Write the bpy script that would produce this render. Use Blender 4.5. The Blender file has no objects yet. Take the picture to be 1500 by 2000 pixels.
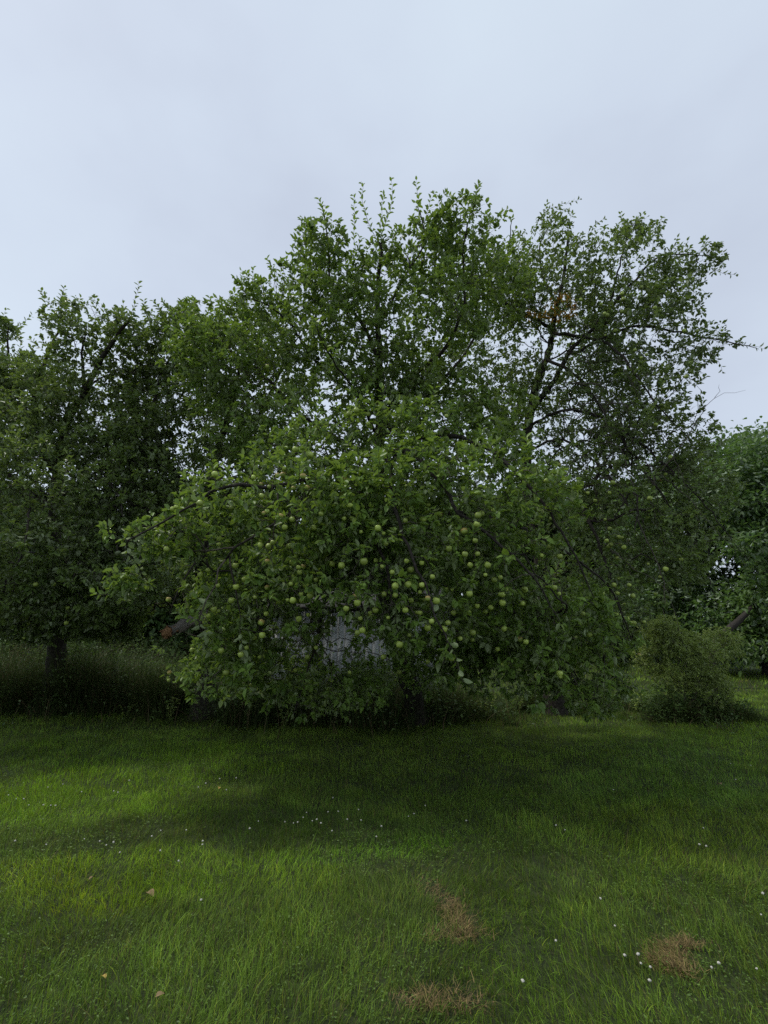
import bpy, math, random
import numpy as np
from mathutils import Matrix, Vector

R = np.random.default_rng(7)
random.seed(7)
sc = bpy.context.scene
COL = sc.collection

# ------------------------------------------------------------------ camera
CAM_H, F, PITCH = 1.55, 900.0, math.radians(14.6)
cd = bpy.data.cameras.new('camera')
cam = bpy.data.objects.new('camera', cd)
COL.objects.link(cam)
cam.location = (0, 0, CAM_H)
cam.rotation_euler = (math.pi / 2 + PITCH, 0, 0)
cd.sensor_fit = 'VERTICAL'
cd.sensor_height = 24.0
cd.lens = 24.0 * F / 2000.0
cd.clip_start = 0.05
cd.clip_end = 2000
sc.camera = cam

# ------------------------------------------------------------------ sky, sun, exposure
SUN_EL, SUN_AZ = math.radians(60), math.radians(-75)      # azimuth measured from +Y towards +X
world = bpy.data.worlds.new('World')
sc.world = world
world.use_nodes = True
nt = world.node_tree
nt.nodes.clear()
out = nt.nodes.new('ShaderNodeOutputWorld')
bg = nt.nodes.new('ShaderNodeBackground')
bg.inputs['Strength'].default_value = 0.1
sky = nt.nodes.new('ShaderNodeTexSky')
sky.sky_type = 'NISHITA'
sky.sun_disc = False
sky.sun_elevation = SUN_EL
sky.sun_rotation = SUN_AZ
tc = nt.nodes.new('ShaderNodeTexCoord')
mp = nt.nodes.new('ShaderNodeMapping')
mp.inputs['Scale'].default_value = (1.0, 1.0, 1.7)
mp.inputs['Location'].default_value = (0.35, 0.1, 0.6)
nz = nt.nodes.new('ShaderNodeTexNoise')
nz.inputs['Scale'].default_value = 1.5
nz.inputs['Detail'].default_value = 5
nz.inputs['Roughness'].default_value = 0.5
cr = nt.nodes.new('ShaderNodeValToRGB')
e = cr.color_ramp.elements
e[0].position, e[0].color = 0.30, (3.55, 3.95, 4.70, 1)
e[1].position, e[1].color = 0.68, (4.30, 4.88, 5.55, 1)
mid = e.new(0.48); mid.color = (4.0, 4.5, 5.25, 1)
mix = nt.nodes.new('ShaderNodeMix')
mix.data_type = 'RGBA'
mix.inputs['Factor'].default_value = 0.93
L = nt.links.new
L(tc.outputs['Generated'], mp.inputs['Vector'])
L(mp.outputs['Vector'], nz.inputs['Vector'])
L(nz.outputs['Fac'], cr.inputs['Fac'])
L(sky.outputs['Color'], mix.inputs['A'])
L(cr.outputs['Color'], mix.inputs['B'])
L(mix.outputs['Result'], bg.inputs['Color'])
L(bg.outputs['Background'], out.inputs['Surface'])

sl = bpy.data.lights.new('sun', 'SUN')
sun = bpy.data.objects.new('sun', sl)
COL.objects.link(sun)
sl.energy = 1.5
sl.angle = math.radians(10)
sl.color = (1.0, 0.96, 0.88)
sdir = Vector((math.sin(SUN_AZ) * math.cos(SUN_EL), math.cos(SUN_AZ) * math.cos(SUN_EL), math.sin(SUN_EL)))
sun.rotation_euler = sdir.to_track_quat('Z', 'Y').to_euler()

sc.view_settings.view_transform = 'Standard'
sc.view_settings.look = 'None'
sc.view_settings.exposure = 0.7
sc.view_settings.gamma = 1.0
sc.view_settings.use_curve_mapping = False
sc.cycles.max_bounces = 6
sc.cycles.diffuse_bounces = 3
sc.cycles.glossy_bounces = 2
sc.cycles.transmission_bounces = 4
sc.cycles.use_denoising = False
sc.cycles.use_adaptive_sampling = False

# ------------------------------------------------------------------ geometry of the view, used to survey positions
UPV = np.array([0, -math.sin(PITCH), math.cos(PITCH)])
FWD = np.array([0, math.cos(PITCH), math.sin(PITCH)])
CP = np.array([0, 0, CAM_H])


def ray(px, py):
    return np.array([(px - 750) / F, 0, 0]) + UPV * ((1000 - py) / F) + FWD


def P(px, py, Y):
    d = ray(px, py)
    return CP + d * (Y / d[1])


def G(px, py):
    d = ray(px, py)
    q = CP + d * (-CAM_H / d[2])
    q[2] = 0
    return q


def proj(p):
    q = np.asarray(p) - CP
    z = q @ FWD
    return 750 + F * q[..., 0] / z, 1000 - F * (q @ UPV) / z, z


# ------------------------------------------------------------------ noise
def vnoise(p, scale, seed=0):
    """smooth lattice noise, 0..1, for (n, 2) or (n, 3) points"""
    p = np.asarray(p, float) / scale
    n, d = p.shape
    i = np.floor(p).astype(np.int64)
    f = p - i
    f = f * f * (3 - 2 * f)
    res = np.zeros(n)
    for c in range(2 ** d):
        w = np.ones(n)
        h = np.full(n, seed * 7919 + 13, np.int64)
        for k in range(d):
            b = (c >> k) & 1
            w *= f[:, k] if b else 1 - f[:, k]
            h = h * 73856093 + (i[:, k] + b) * (19349663 + 2 * k)
            h ^= (h >> 13)
            h &= 0x7fffffff
        h = (h * 1103515245 + 12345) & 0x7fffffff
        h ^= h >> 11
        res += w * ((h & 0xffff) / 65535.0)
    return res


def fnoise(p, scale, seed=0):
    return 0.6 * vnoise(p, scale, seed) + 0.28 * vnoise(p, scale / 2.3, seed + 1) + 0.12 * vnoise(p, scale / 5.1, seed + 2)


def ground_z(x, y):
    p = np.stack([np.atleast_1d(x), np.atleast_1d(y)], 1).astype(float)
    return (vnoise(p, 2.6, 3) - 0.5) * 0.09 + (vnoise(p, 0.7, 4) - 0.5) * 0.03


# ------------------------------------------------------------------ object helpers
def tag(o, label=None, cat=None, group=None, kind=None):
    if label: o['label'] = label
    if cat: o['category'] = cat
    if group: o['group'] = group
    if kind: o['kind'] = kind
    return o


def empty(name, loc):
    o = bpy.data.objects.new(name, None)
    o.empty_display_size = 0.2
    COL.objects.link(o)
    o.location = tuple(float(v) for v in loc)
    return o


def mesh_np(name, verts, faces, mat, parent=None, attrs=None, smooth=False, origin=None, col=None):
    """faces: (n, k) array or a list of such arrays with different k; attrs: name -> per-face floats"""
    if isinstance(faces, np.ndarray):
        faces = [faces]
    me = bpy.data.meshes.new(name)
    v = np.asarray(verts, np.float64)
    if origin is None and parent is not None:
        origin = np.array(parent.location)
    if origin is not None:
        v = v - origin
    me.vertices.add(len(v))
    me.vertices.foreach_set('co', v.astype(np.float32).ravel())
    lp = np.concatenate([f.ravel() for f in faces]).astype(np.int32)
    tot = np.concatenate([np.full(len(f), f.shape[1]) for f in faces])
    st = np.concatenate([[0], np.cumsum(tot)[:-1]]).astype(np.int32)
    me.loops.add(len(lp))
    me.loops.foreach_set('vertex_index', lp)
    me.polygons.add(len(tot))
    me.polygons.foreach_set('loop_start', st)
    if smooth:
        me.polygons.foreach_set('use_smooth', np.ones(len(tot), bool))
    me.update(calc_edges=True)
    for k, a in (attrs or {}).items():
        at = me.attributes.new(k, 'FLOAT', 'FACE')
        at.data.foreach_set('value', np.asarray(a, np.float32))
    if col is not None:
        at = me.attributes.new('tone', 'FLOAT_COLOR', 'FACE')
        c4 = np.ones((len(col), 4), np.float32)
        c4[:, :3] = col
        at.data.foreach_set('color', c4.ravel())
    if mat: me.materials.append(mat)
    o = bpy.data.objects.new(name, me)
    COL.objects.link(o)
    if parent is not None:
        o.parent = parent
    elif origin is not None:
        o.location = tuple(origin)
    return o


# ------------------------------------------------------------------ materials
def newmat(name):
    m = bpy.data.materials.new(name)
    m.use_nodes = True
    n = m.node_tree
    n.nodes.clear()
    o = n.nodes.new('ShaderNodeOutputMaterial')
    return m, n, o


def leaf_mat(name, dark, light, under, trans, rough=0.45, tfac=0.30, spec=0.25):
    m, n, o = newmat(name)
    N, K = n.nodes.new, n.links.new
    a = N('ShaderNodeAttribute'); a.attribute_name = 'rnd'
    ramp = N('ShaderNodeMix'); ramp.data_type = 'RGBA'
    ramp.inputs['A'].default_value = (*dark, 1)
    ramp.inputs['B'].default_value = (*light, 1)
    K(a.outputs['Fac'], ramp.inputs['Factor'])
    tcn = N('ShaderNodeTexCoord')
    no = N('ShaderNodeTexNoise'); no.inputs['Scale'].default_value = 60; no.inputs['Detail'].default_value = 2
    K(tcn.outputs['Object'], no.inputs['Vector'])
    hs = N('ShaderNodeHueSaturation')
    mr = N('ShaderNodeMapRange'); mr.inputs['To Min'].default_value = 0.7; mr.inputs['To Max'].default_value = 1.3
    K(no.outputs['Fac'], mr.inputs['Value']); K(mr.outputs['Result'], hs.inputs['Value'])
    K(ramp.outputs['Result'], hs.inputs['Color'])
    geo = N('ShaderNodeNewGeometry')
    mx = N('ShaderNodeMix'); mx.data_type = 'RGBA'
    K(geo.outputs['Backfacing'], mx.inputs['Factor'])
    K(hs.outputs['Color'], mx.inputs['A'])
    mx.inputs['B'].default_value = (*under, 1)
    p = N('ShaderNodeBsdfPrincipled')
    p.inputs['Roughness'].default_value = rough
    p.inputs['Specular IOR Level'].default_value = spec
    K(mx.outputs['Result'], p.inputs['Base Color'])
    t = N('ShaderNodeBsdfTranslucent'); t.inputs['Color'].default_value = (*trans, 1)
    ms = N('ShaderNodeMixShader'); ms.inputs['Fac'].default_value = tfac
    K(p.outputs['BSDF'], ms.inputs[1]); K(t.outputs['BSDF'], ms.inputs[2])
    K(ms.outputs['Shader'], o.inputs['Surface'])
    return m


def noise_mat(name, c1, c2, scale=8, rough=0.9, bump=0.3, c3=None, detail=6, stretch=(1, 1, 1), spec=0.2):
    m, n, o = newmat(name)
    N, K = n.nodes.new, n.links.new
    tcn = N('ShaderNodeTexCoord'); mpn = N('ShaderNodeMapping'); mpn.inputs['Scale'].default_value = stretch
    K(tcn.outputs['Object'], mpn.inputs['Vector'])
    no = N('ShaderNodeTexNoise'); no.inputs['Scale'].default_value = scale; no.inputs['Detail'].default_value = detail
    no.inputs['Roughness'].default_value = 0.65
    K(mpn.outputs['Vector'], no.inputs['Vector'])
    r = N('ShaderNodeValToRGB')
    r.color_ramp.elements[0].position = 0.33; r.color_ramp.elements[0].color = (*c1, 1)
    r.color_ramp.elements[1].position = 0.67; r.color_ramp.elements[1].color = (*c2, 1)
    if c3:
        q = r.color_ramp.elements.new(0.5); q.color = (*c3, 1)
    K(no.outputs['Fac'], r.inputs['Fac'])
    p = N('ShaderNodeBsdfPrincipled'); p.inputs['Roughness'].default_value = rough
    p.inputs['Specular IOR Level'].default_value = spec
    K(r.outputs['Color'], p.inputs['Base Color'])
    b = N('ShaderNodeBump'); b.inputs['Strength'].default_value = bump; b.inputs['Distance'].default_value = 0.02
    K(no.outputs['Fac'], b.inputs['Height']); K(b.outputs['Normal'], p.inputs['Normal'])
    K(p.outputs['BSDF'], o.inputs['Surface'])
    return m


def tone_mat(name, rough=0.5, tfac=0.3, spec=0.3):
    """blade colour comes from the blade's own 'tone' attribute"""
    m, n, o = newmat(name)
    N, K = n.nodes.new, n.links.new
    a = N('ShaderNodeAttribute'); a.attribute_name = 'tone'
    p = N('ShaderNodeBsdfPrincipled'); p.inputs['Roughness'].default_value = rough
    p.inputs['Specular IOR Level'].default_value = spec
    K(a.outputs['Color'], p.inputs['Base Color'])
    t = N('ShaderNodeBsdfTranslucent'); K(a.outputs['Color'], t.inputs['Color'])
    ms = N('ShaderNodeMixShader'); ms.inputs['Fac'].default_value = tfac
    K(p.outputs['BSDF'], ms.inputs[1]); K(t.outputs['BSDF'], ms.inputs[2])
    K(ms.outputs['Shader'], o.inputs['Surface'])
    return m


def apple_mat(name, blush):
    m, n, o = newmat(name)
    N, K = n.nodes.new, n.links.new
    tcn = N('ShaderNodeTexCoord'); oi = N('ShaderNodeObjectInfo')
    va = N('ShaderNodeVectorMath'); va.operation = 'ADD'
    K(tcn.outputs['Object'], va.inputs[0]); K(oi.outputs['Location'], va.inputs[1])
    no = N('ShaderNodeTexNoise'); no.inputs['Scale'].default_value = 22; no.inputs['Detail'].default_value = 4
    K(va.outputs['Vector'], no.inputs['Vector'])
    r = N('ShaderNodeValToRGB')
    r.color_ramp.elements[0].position = 0.35; r.color_ramp.elements[0].color = (0.27, 0.37, 0.05, 1)
    r.color_ramp.elements[1].position = 0.65; r.color_ramp.elements[1].color = (0.42, 0.50, 0.11, 1)
    K(no.outputs['Fac'], r.inputs['Fac'])
    hs = N('ShaderNodeHueSaturation')
    mr = N('ShaderNodeMapRange'); mr.inputs['To Min'].default_value = 0.7; mr.inputs['To Max'].default_value = 1.25
    K(oi.outputs['Random'], mr.inputs['Value']); K(mr.outputs['Result'], hs.inputs['Value'])
    K(r.outputs['Color'], hs.inputs['Color'])
    last = hs.outputs['Color']
    if blush:
        no2 = N('ShaderNodeTexNoise'); no2.inputs['Scale'].default_value = 14
        K(va.outputs['Vector'], no2.inputs['Vector'])
        sx = N('ShaderNodeSeparateXYZ'); K(tcn.outputs['Object'], sx.inputs['Vector'])
        m1 = N('ShaderNodeMapRange'); m1.inputs['From Min'].default_value = -0.01; m1.inputs['From Max'].default_value = 0.03
        K(sx.outputs['Z'], m1.inputs['Value'])
        m2 = N('ShaderNodeMath'); m2.operation = 'MULTIPLY'
        K(m1.outputs['Result'], m2.inputs[0]); K(no2.outputs['Fac'], m2.inputs[1])
        mx = N('ShaderNodeMix'); mx.data_type = 'RGBA'
        K(m2.outputs['Value'], mx.inputs['Factor']); K(last, mx.inputs['A'])
        mx.inputs['B'].default_value = (0.50, 0.22, 0.09, 1)
        last = mx.outputs['Result']
    p = N('ShaderNodeBsdfPrincipled'); p.inputs['Roughness'].default_value = 0.42
    K(last, p.inputs['Base Color'])
    K(p.outputs['BSDF'], o.inputs['Surface'])
    return m


M_LEAF = leaf_mat('apple_leaf', (0.065, 0.120, 0.022), (0.195, 0.31, 0.055), (0.25, 0.31, 0.15), (0.26, 0.40, 0.04))
M_LEAF_BACK = leaf_mat('apple_leaf_back', (0.062, 0.108, 0.027), (0.170, 0.245, 0.062), (0.25, 0.30, 0.17), (0.21, 0.31, 0.04))  # duller leaf tone for the apple trees behind the front one
M_YELLOW = leaf_mat('yellowed_leaf', (0.36, 0.19, 0.05), (0.70, 0.46, 0.12), (0.6, 0.4, 0.12), (0.75, 0.4, 0.04))
M_MAPLE = leaf_mat('maple_leaf', (0.045, 0.095, 0.024), (0.12, 0.20, 0.048), (0.26, 0.33, 0.22), (0.13, 0.24, 0.03))
M_WOODS = leaf_mat('woodland_leaf', (0.045, 0.09, 0.025), (0.12, 0.19, 0.045), (0.16, 0.22, 0.1), (0.12, 0.2, 0.03))
M_SHRUB = leaf_mat('shrub_leaf', (0.14, 0.20, 0.045), (0.30, 0.37, 0.10), (0.28, 0.34, 0.15), (0.30, 0.40, 0.06))
M_BARK = noise_mat('apple_bark', (0.018, 0.015, 0.012), (0.075, 0.065, 0.055), 26, 0.95, 0.9, (0.034, 0.029, 0.024))
M_TWIG = noise_mat('twig_bark', (0.045, 0.036, 0.028), (0.15, 0.13, 0.11), 14, 0.85, 0.3)
M_PALE = noise_mat('dry_grey_wood', (0.16, 0.14, 0.12), (0.30, 0.27, 0.24), 18, 0.9, 0.4)
M_TORN = noise_mat('torn_orange_wood', (0.20, 0.095, 0.04), (0.46, 0.27, 0.14), 30, 0.9, 0.9)
M_APPLE = apple_mat('green_apple', False)
M_BLUSH = apple_mat('blushed_apple', True)
M_GRASS = tone_mat('grass_blade', 0.6, 0.35, 0.15)
M_DRY = tone_mat('dry_grass_blade', 0.75, 0.15, 0.1)
M_SOIL = noise_mat('thatch_and_soil', (0.016, 0.022, 0.009), (0.040, 0.052, 0.018), 9, 1.0, 0.6, (0.026, 0.036, 0.013), 8)
M_BOARD = noise_mat('weathered_white_board', (0.36, 0.37, 0.37), (0.60, 0.61, 0.62), 3, 0.85, 0.2, stretch=(6, 6, 1))
M_ROOF = noise_mat('felt_roof', (0.05, 0.05, 0.05), (0.10, 0.095, 0.09), 30, 0.95, 0.5)
M_PETAL = noise_mat('clover_petal', (0.36, 0.34, 0.29), (0.58, 0.56, 0.50), 90, 0.8, 0.1)
M_DEADLEAF = noise_mat('dead_leaf', (0.14, 0.09, 0.04), (0.30, 0.22, 0.12), 40, 0.8, 0.3)
M_YLEAF = noise_mat('fallen_yellow_leaf', (0.30, 0.19, 0.04), (0.50, 0.38, 0.12), 30, 0.7, 0.2)

# ------------------------------------------------------------------ ground
gx = np.concatenate([-np.geomspace(400, 14, 22), np.arange(-13, 13.01, 0.25), np.geomspace(14, 400, 22)])
gy = np.concatenate([[-60, -20, -6], np.arange(-3, 16.01, 0.25), np.geomspace(17, 600, 30)])
X, Y = np.meshgrid(gx, gy)
Z = ground_z(X.ravel(), Y.ravel())
v = np.stack([X.ravel(), Y.ravel(), Z], 1)
nx, ny = len(gx), len(gy)
ii = (np.arange(ny - 1)[:, None] * nx + np.arange(nx - 1)[None]).ravel()
f = np.stack([ii, ii + 1, ii + nx + 1, ii + nx], 1)
g = mesh_np('ground', v, f, M_SOIL, smooth=True)
tag(g, kind='structure')


# ------------------------------------------------------------------ leaves
LT = np.array([[0, 0, 0], [.5, .28, .13], [.40, .68, .06], [0, 1, -.16], [-.40, .68, .06], [-.5, .28, .13]])
LF = np.array([[0, 1, 2, 3], [0, 3, 4, 5]])


def norm(a):
    return a / np.maximum(np.linalg.norm(a, axis=-1, keepdims=True), 1e-9)


def frame(d, n):
    d = norm(d)
    n = norm(n - d * (n * d).sum(-1, keepdims=True))
    s = np.cross(d, n)
    return s, d, n


def leaf_cloud(name, L_, mat, parent, keep=None):
    """L_: dict of arrays o, d, n, size, rnd -> ONE mesh of hexagonal folded leaves"""
    o, d, n, sz, rn = (L_[k] if keep is None else L_[k][keep] for k in ('o', 'd', 'n', 'size', 'rnd'))
    s, d, n = frame(d, n)
    w = 0.44 + 0.16 * R.random(len(o))
    T = LT[None] * np.stack([w, np.ones(len(o)), R.uniform(.4, 1.7, len(o))], 1)[:, None, :]
    V = o[:, None, :] + sz[:, None, None] * (T[..., 0:1] * s[:, None] + T[..., 1:2] * d[:, None] + T[..., 2:3] * n[:, None])
    Fc = (LF[None] + (np.arange(len(o)) * 6)[:, None, None]).reshape(-1, 4)
    ob = mesh_np(name, V.reshape(-1, 3), Fc, mat, parent, {'rnd': np.repeat(rn, 2)})
    ob['kind'] = 'stuff'
    return ob


def fine_leaf_mesh(name, rnd, curl, wid, mat):
    ys = [0, .14, .34, .58, .80, 1.0]
    ws = [.02, .30, .48, .46, .28, .01]
    vs, fs = [], []
    for y, w in zip(ys, ws):
        z = -curl * y * y * .5 + .10 * math.sin(y * 3.1)
        for sgn in (-1, 0, 1):
            vs.append((sgn * w * wid, y, z + (0.22 * w if sgn else 0)))
    for r in range(len(ys) - 1):
        for c in range(2):
            a = r * 3 + c
            fs.append((a, a + 1, a + 4, a + 3))
    me = bpy.data.meshes.new(name)
    me.from_pydata(vs, [], fs)
    at = me.attributes.new('rnd', 'FLOAT', 'FACE')
    at.data.foreach_set('value', [rnd] * len(fs))
    for p in me.polygons: p.use_smooth = True
    me.materials.append(mat)
    return me


_leafmesh = {}


def leaf_parts(L_, idx, mat, parent):
    if mat.name not in _leafmesh:
        _leafmesh[mat.name] = [fine_leaf_mesh('leaf', r, c, w, mat) for r in (.15, .45, .7, 1.0) for c, w in ((.15, .52), (.45, .60), (.7, .46))]
    ms = _leafmesh[mat.name]
    s, d, n = frame(L_['d'][idx], L_['n'][idx])
    base = np.array(parent.location)
    for k, i in enumerate(idx):
        q = min(3, int(L_['rnd'][i] * 4))
        o = bpy.data.objects.new('leaf', ms[q * 3 + k % 3])
        z = L_['size'][i]
        m = np.eye(4)
        m[:3, 0], m[:3, 1], m[:3, 2] = s[k] * z, d[k] * z, n[k] * z
        m[:3, 3] = L_['o'][i] - base
        COL.objects.link(o)
        o.parent = parent
        o.matrix_basis = Matrix(m.tolist())


# ------------------------------------------------------------------ tree skeleton
def catmull(pts, step):
    pts = [np.asarray(p, float) for p in pts]
    if len(pts) == 2:
        n = max(2, int(np.linalg.norm(pts[1] - pts[0]) / step))
        return [pts[0] + (pts[1] - pts[0]) * t for t in np.linspace(0, 1, n + 1)]
    q = [2 * pts[0] - pts[1]] + pts + [2 * pts[-1] - pts[-2]]
    res = [pts[0]]
    for i in range(1, len(q) - 2):
        a, b, c, d = q[i - 1:i + 3]
        n = max(2, int(np.linalg.norm(c - b) / step))
        for t in np.linspace(0, 1, n + 1)[1:]:
            res.append(.5 * ((2 * b) + (c - a) * t + (2 * a - 5 * b + 4 * c - d) * t * t + (-a + 3 * b - 3 * c + d) * t ** 3))
    return res


class Skel:
    def __init__(s, cap=60000):
        s.p = np.zeros((cap, 3)); s.par = np.full(cap, -1); s.minr = np.zeros(cap); s.path = np.zeros(cap)
        s.kind = np.zeros(cap, int)          # 0 twig, 1 main limb, 2 shoot, 3 bare
        s.dir = np.zeros((cap, 3)); s.n = 0

    def add(s, p, par, minr=0, kind=0):
        i = s.n
        s.p[i] = p; s.par[i] = par; s.minr[i] = minr; s.kind[i] = kind
        if par >= 0:
            dd = p - s.p[par]; l = np.linalg.norm(dd)
            s.path[i] = s.path[par] + l
            s.dir[i] = dd / max(l, 1e-6)
        else:
            s.dir[i] = (0, 0, 1)
        s.n += 1
        return i

    def curve(s, par, q, kind=0, step=0.11, droop=0.3, rough=0.02, r=0):
        p0 = s.p[par]; d = q - p0; Ld = np.linalg.norm(d)
        if Ld < 0.02: return par
        m0 = Ld * (0.55 * s.dir[par] + 0.6 * d / Ld + np.array([0, 0, .12]))
        m1 = d + Ld * np.array([0, 0, -droop]) 
        n = max(1, int(round(Ld / step)))
        for t in np.linspace(0, 1, n + 1)[1:]:
            t2, t3 = t * t, t ** 3
            x = (2 * t3 - 3 * t2 + 1) * p0 + (t3 - 2 * t2 + t) * m0 + (3 * t2 - 2 * t3) * q + (t3 - t2) * m1
            if t < 1: x = x + R.normal(0, rough, 3) * min(1, Ld)
            par = s.add(x, par, r, kind)
        return par

    def limb(s, pts, r0, r1, kind=1, step=0.13, wob=0.012):
        pts = catmull(pts, step)
        if s.n == 0:
            par = s.add(pts[0], -1, r0, 1); pts = pts[1:]
        else:
            a = pts[0]
            cost = np.linalg.norm(s.p[:s.n] - a, axis=1) + (s.kind[:s.n] != 1) * .5
            par = int(np.argmin(cost))
            if np.linalg.norm(s.p[par] - a) > .12:
                par = s.curve(par, a, kind, r=r0, droop=0)
        n = len(pts)
        for i, q in enumerate(pts):
            if np.linalg.norm(q - s.p[par]) < .03: continue
            par = s.add(q + R.normal(0, wob, 3), par, r0 + (r1 - r0) * i / max(1, n - 1), kind)
        return par

    def fill(s, att, bf=0.25, droop=0.3, kindf=None, rough=0.025):
        mainp = s.p[:s.n]
        dm = np.array([np.min(((mainp - a) ** 2).sum(1)) for a in att])
        for k in np.argsort(dm):
            a = att[k]
            d2 = np.sqrt(((s.p[:s.n] - a) ** 2).sum(1))
            c = d2 + bf * s.path[:s.n]
            c = c + np.where(s.kind[:s.n] == 3, 0.6, 0) + np.where(s.path[:s.n] < s.trunk_len, 1.5, 0)
            j = int(np.argmin(c))
            kd = 0 if kindf is None else kindf(a)
            s.curve(j, a, kd, droop=droop, rough=rough)

    def sprout(s, ntop, nfront, lo=.18, hi=.55):
        """upright one-year shoots along the top of the crown, outward ones on its open side"""
        n = s.n
        q = s.p[:n]
        cell = np.floor(q[:, :2] / .28).astype(int)
        best = {}
        for i in range(20, n):
            if s.kind[i] >= 2: continue
            c = tuple(cell[i])
            if c not in best or q[i, 2] > q[best[c], 2]: best[c] = i
        top = np.array(list(best.values()))
        top = top[q[top, 2] > 3.0]
        for i in R.permutation(top)[:ntop]:
            d = norm(np.array([R.normal(0, .28), R.normal(0, .28), 1.0]) + .25 * s.dir[i])
            Ls = R.uniform(lo, hi)
            s.limb([q[i] + d * .02, q[i] + d * Ls * .5 + R.normal(0, .02, 3), q[i] + d * Ls], .0035, .0018, 2, step=.09, wob=.005)
        cf = np.floor(q[:, [0, 2]] / .24).astype(int)
        best = {}
        for i in range(20, n):
            if s.kind[i] == 3 or s.kind[i] == 2: continue
            c = tuple(cf[i])
            if c not in best or q[i, 1] < q[best[c], 1]: best[c] = i
        fr = np.array(list(best.values()))
        for i in R.permutation(fr)[:nfront]:
            d = norm(np.array([R.normal(0, .5), -.75, R.normal(.45, .4)]) + .3 * s.dir[i])
            Ls = R.uniform(.12, .32)
            s.limb([q[i] + d * .02, q[i] + d * Ls * .5, q[i] + d * Ls + np.array([0, 0, .03])], .0035, .0018, 2, step=.08, wob=.005)

    def finish(s, r0=0.002, ex=2.15):
        n = s.n
        s.acc = np.zeros(n); kids = [[] for _ in range(n)]
        for i in range(1, n): kids[s.par[i]].append(i)
        rad = np.zeros(n)
        for i in range(n - 1, -1, -1):
            a = s.acc[i] if kids[i] else r0 ** ex
            rr = max(a ** (1 / ex), s.minr[i])
            rad[i] = rr
            if s.par[i] >= 0: s.acc[s.par[i]] += max(a, (s.minr[i] * .6) ** ex)
        s.rad = rad; s.kids = kids
        # chains following the thickest child
        s.chains = []
        stack = [(0, None)]
        while stack:
            i, fr = stack.pop()
            ch = [] if fr is None else [fr]
            while True:
                ch.append(i)
                if not kids[i]: break
                ks = sorted(kids[i], key=lambda k: -rad[k])
                for k in ks[1:]: stack.append((k, i))
                i = ks[0]
            s.chains.append((ch, fr is not None))


def tube(p, r, sides, ref=None, knob=0.0, capend=True):
    n = len(p)
    t = np.gradient(p, axis=0); t = norm(t)
    if ref is None:
        c = [np.abs(t @ a).max() for a in np.eye(3)]
        ref = np.eye(3)[int(np.argmin(c))]
    u = norm(np.cross(t, ref)); w = np.cross(t, u)
    a = np.linspace(0, 2 * np.pi, sides, endpoint=False)
    rr = r[:, None] * (1 + (R.uniform(-knob, knob, (n, sides)) if knob else 0))
    V = p[:, None] + rr[..., None] * (np.cos(a)[None, :, None] * u[:, None] + np.sin(a)[None, :, None] * w[:, None])
    i = (np.arange(n - 1)[:, None] * sides + np.arange(sides)[None])
    j = (np.arange(n - 1)[:, None] * sides + (np.arange(sides)[None] + 1) % sides)
    Fq = np.stack([i, j, j + sides, i + sides], -1).reshape(-1, 4)
    return V.reshape(-1, 3), Fq


def join(parts):
    vs, fs, o = [], [], 0
    for v_, f_ in parts:
        vs.append(v_); fs.append(f_ + o); o += len(v_)
    return np.concatenate(vs), np.concatenate(fs)


def build_wood(s, parent, branch_r=0.016, mat=None, max_branch=60, twig_mat=None):
    mat = mat or M_BARK
    twigs = []; nb = 0
    order = sorted(s.chains, key=lambda c: -s.rad[c[0][1 if c[1] and len(c[0]) > 1 else 0]])
    for k, (ch, att) in enumerate(order):
        idx = np.array(ch)
        if len(idx) < 2: continue
        p = s.p[idx]; r = s.rad[idx].copy()
        if att: r[0] = min(r[0], r[1] * 1.15)
        r[-1] = r[-1] * .6
        if k == 0:
            r = r * (1 + .55 * np.exp(-(p[:, 2] - p[0, 2]) / .16))      # root flare
            V, Fq = tube(p, r, 12, knob=.07)
            mesh_np('trunk', V, Fq, mat, parent, smooth=True)
        elif r[0] > branch_r and nb < max_branch:
            V, Fq = tube(p, r, 8, knob=.06)
            mesh_np('branch', V, Fq, mat, parent, smooth=True); nb += 1
        else:
            twigs.append(tube(p, r, 5 if r[0] > .007 else 3))
    if twigs:
        V, Fq = join(twigs)
        o = mesh_np('twigs', V, Fq, twig_mat or M_TWIG, parent, smooth=True)
        o['kind'] = 'stuff'


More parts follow.
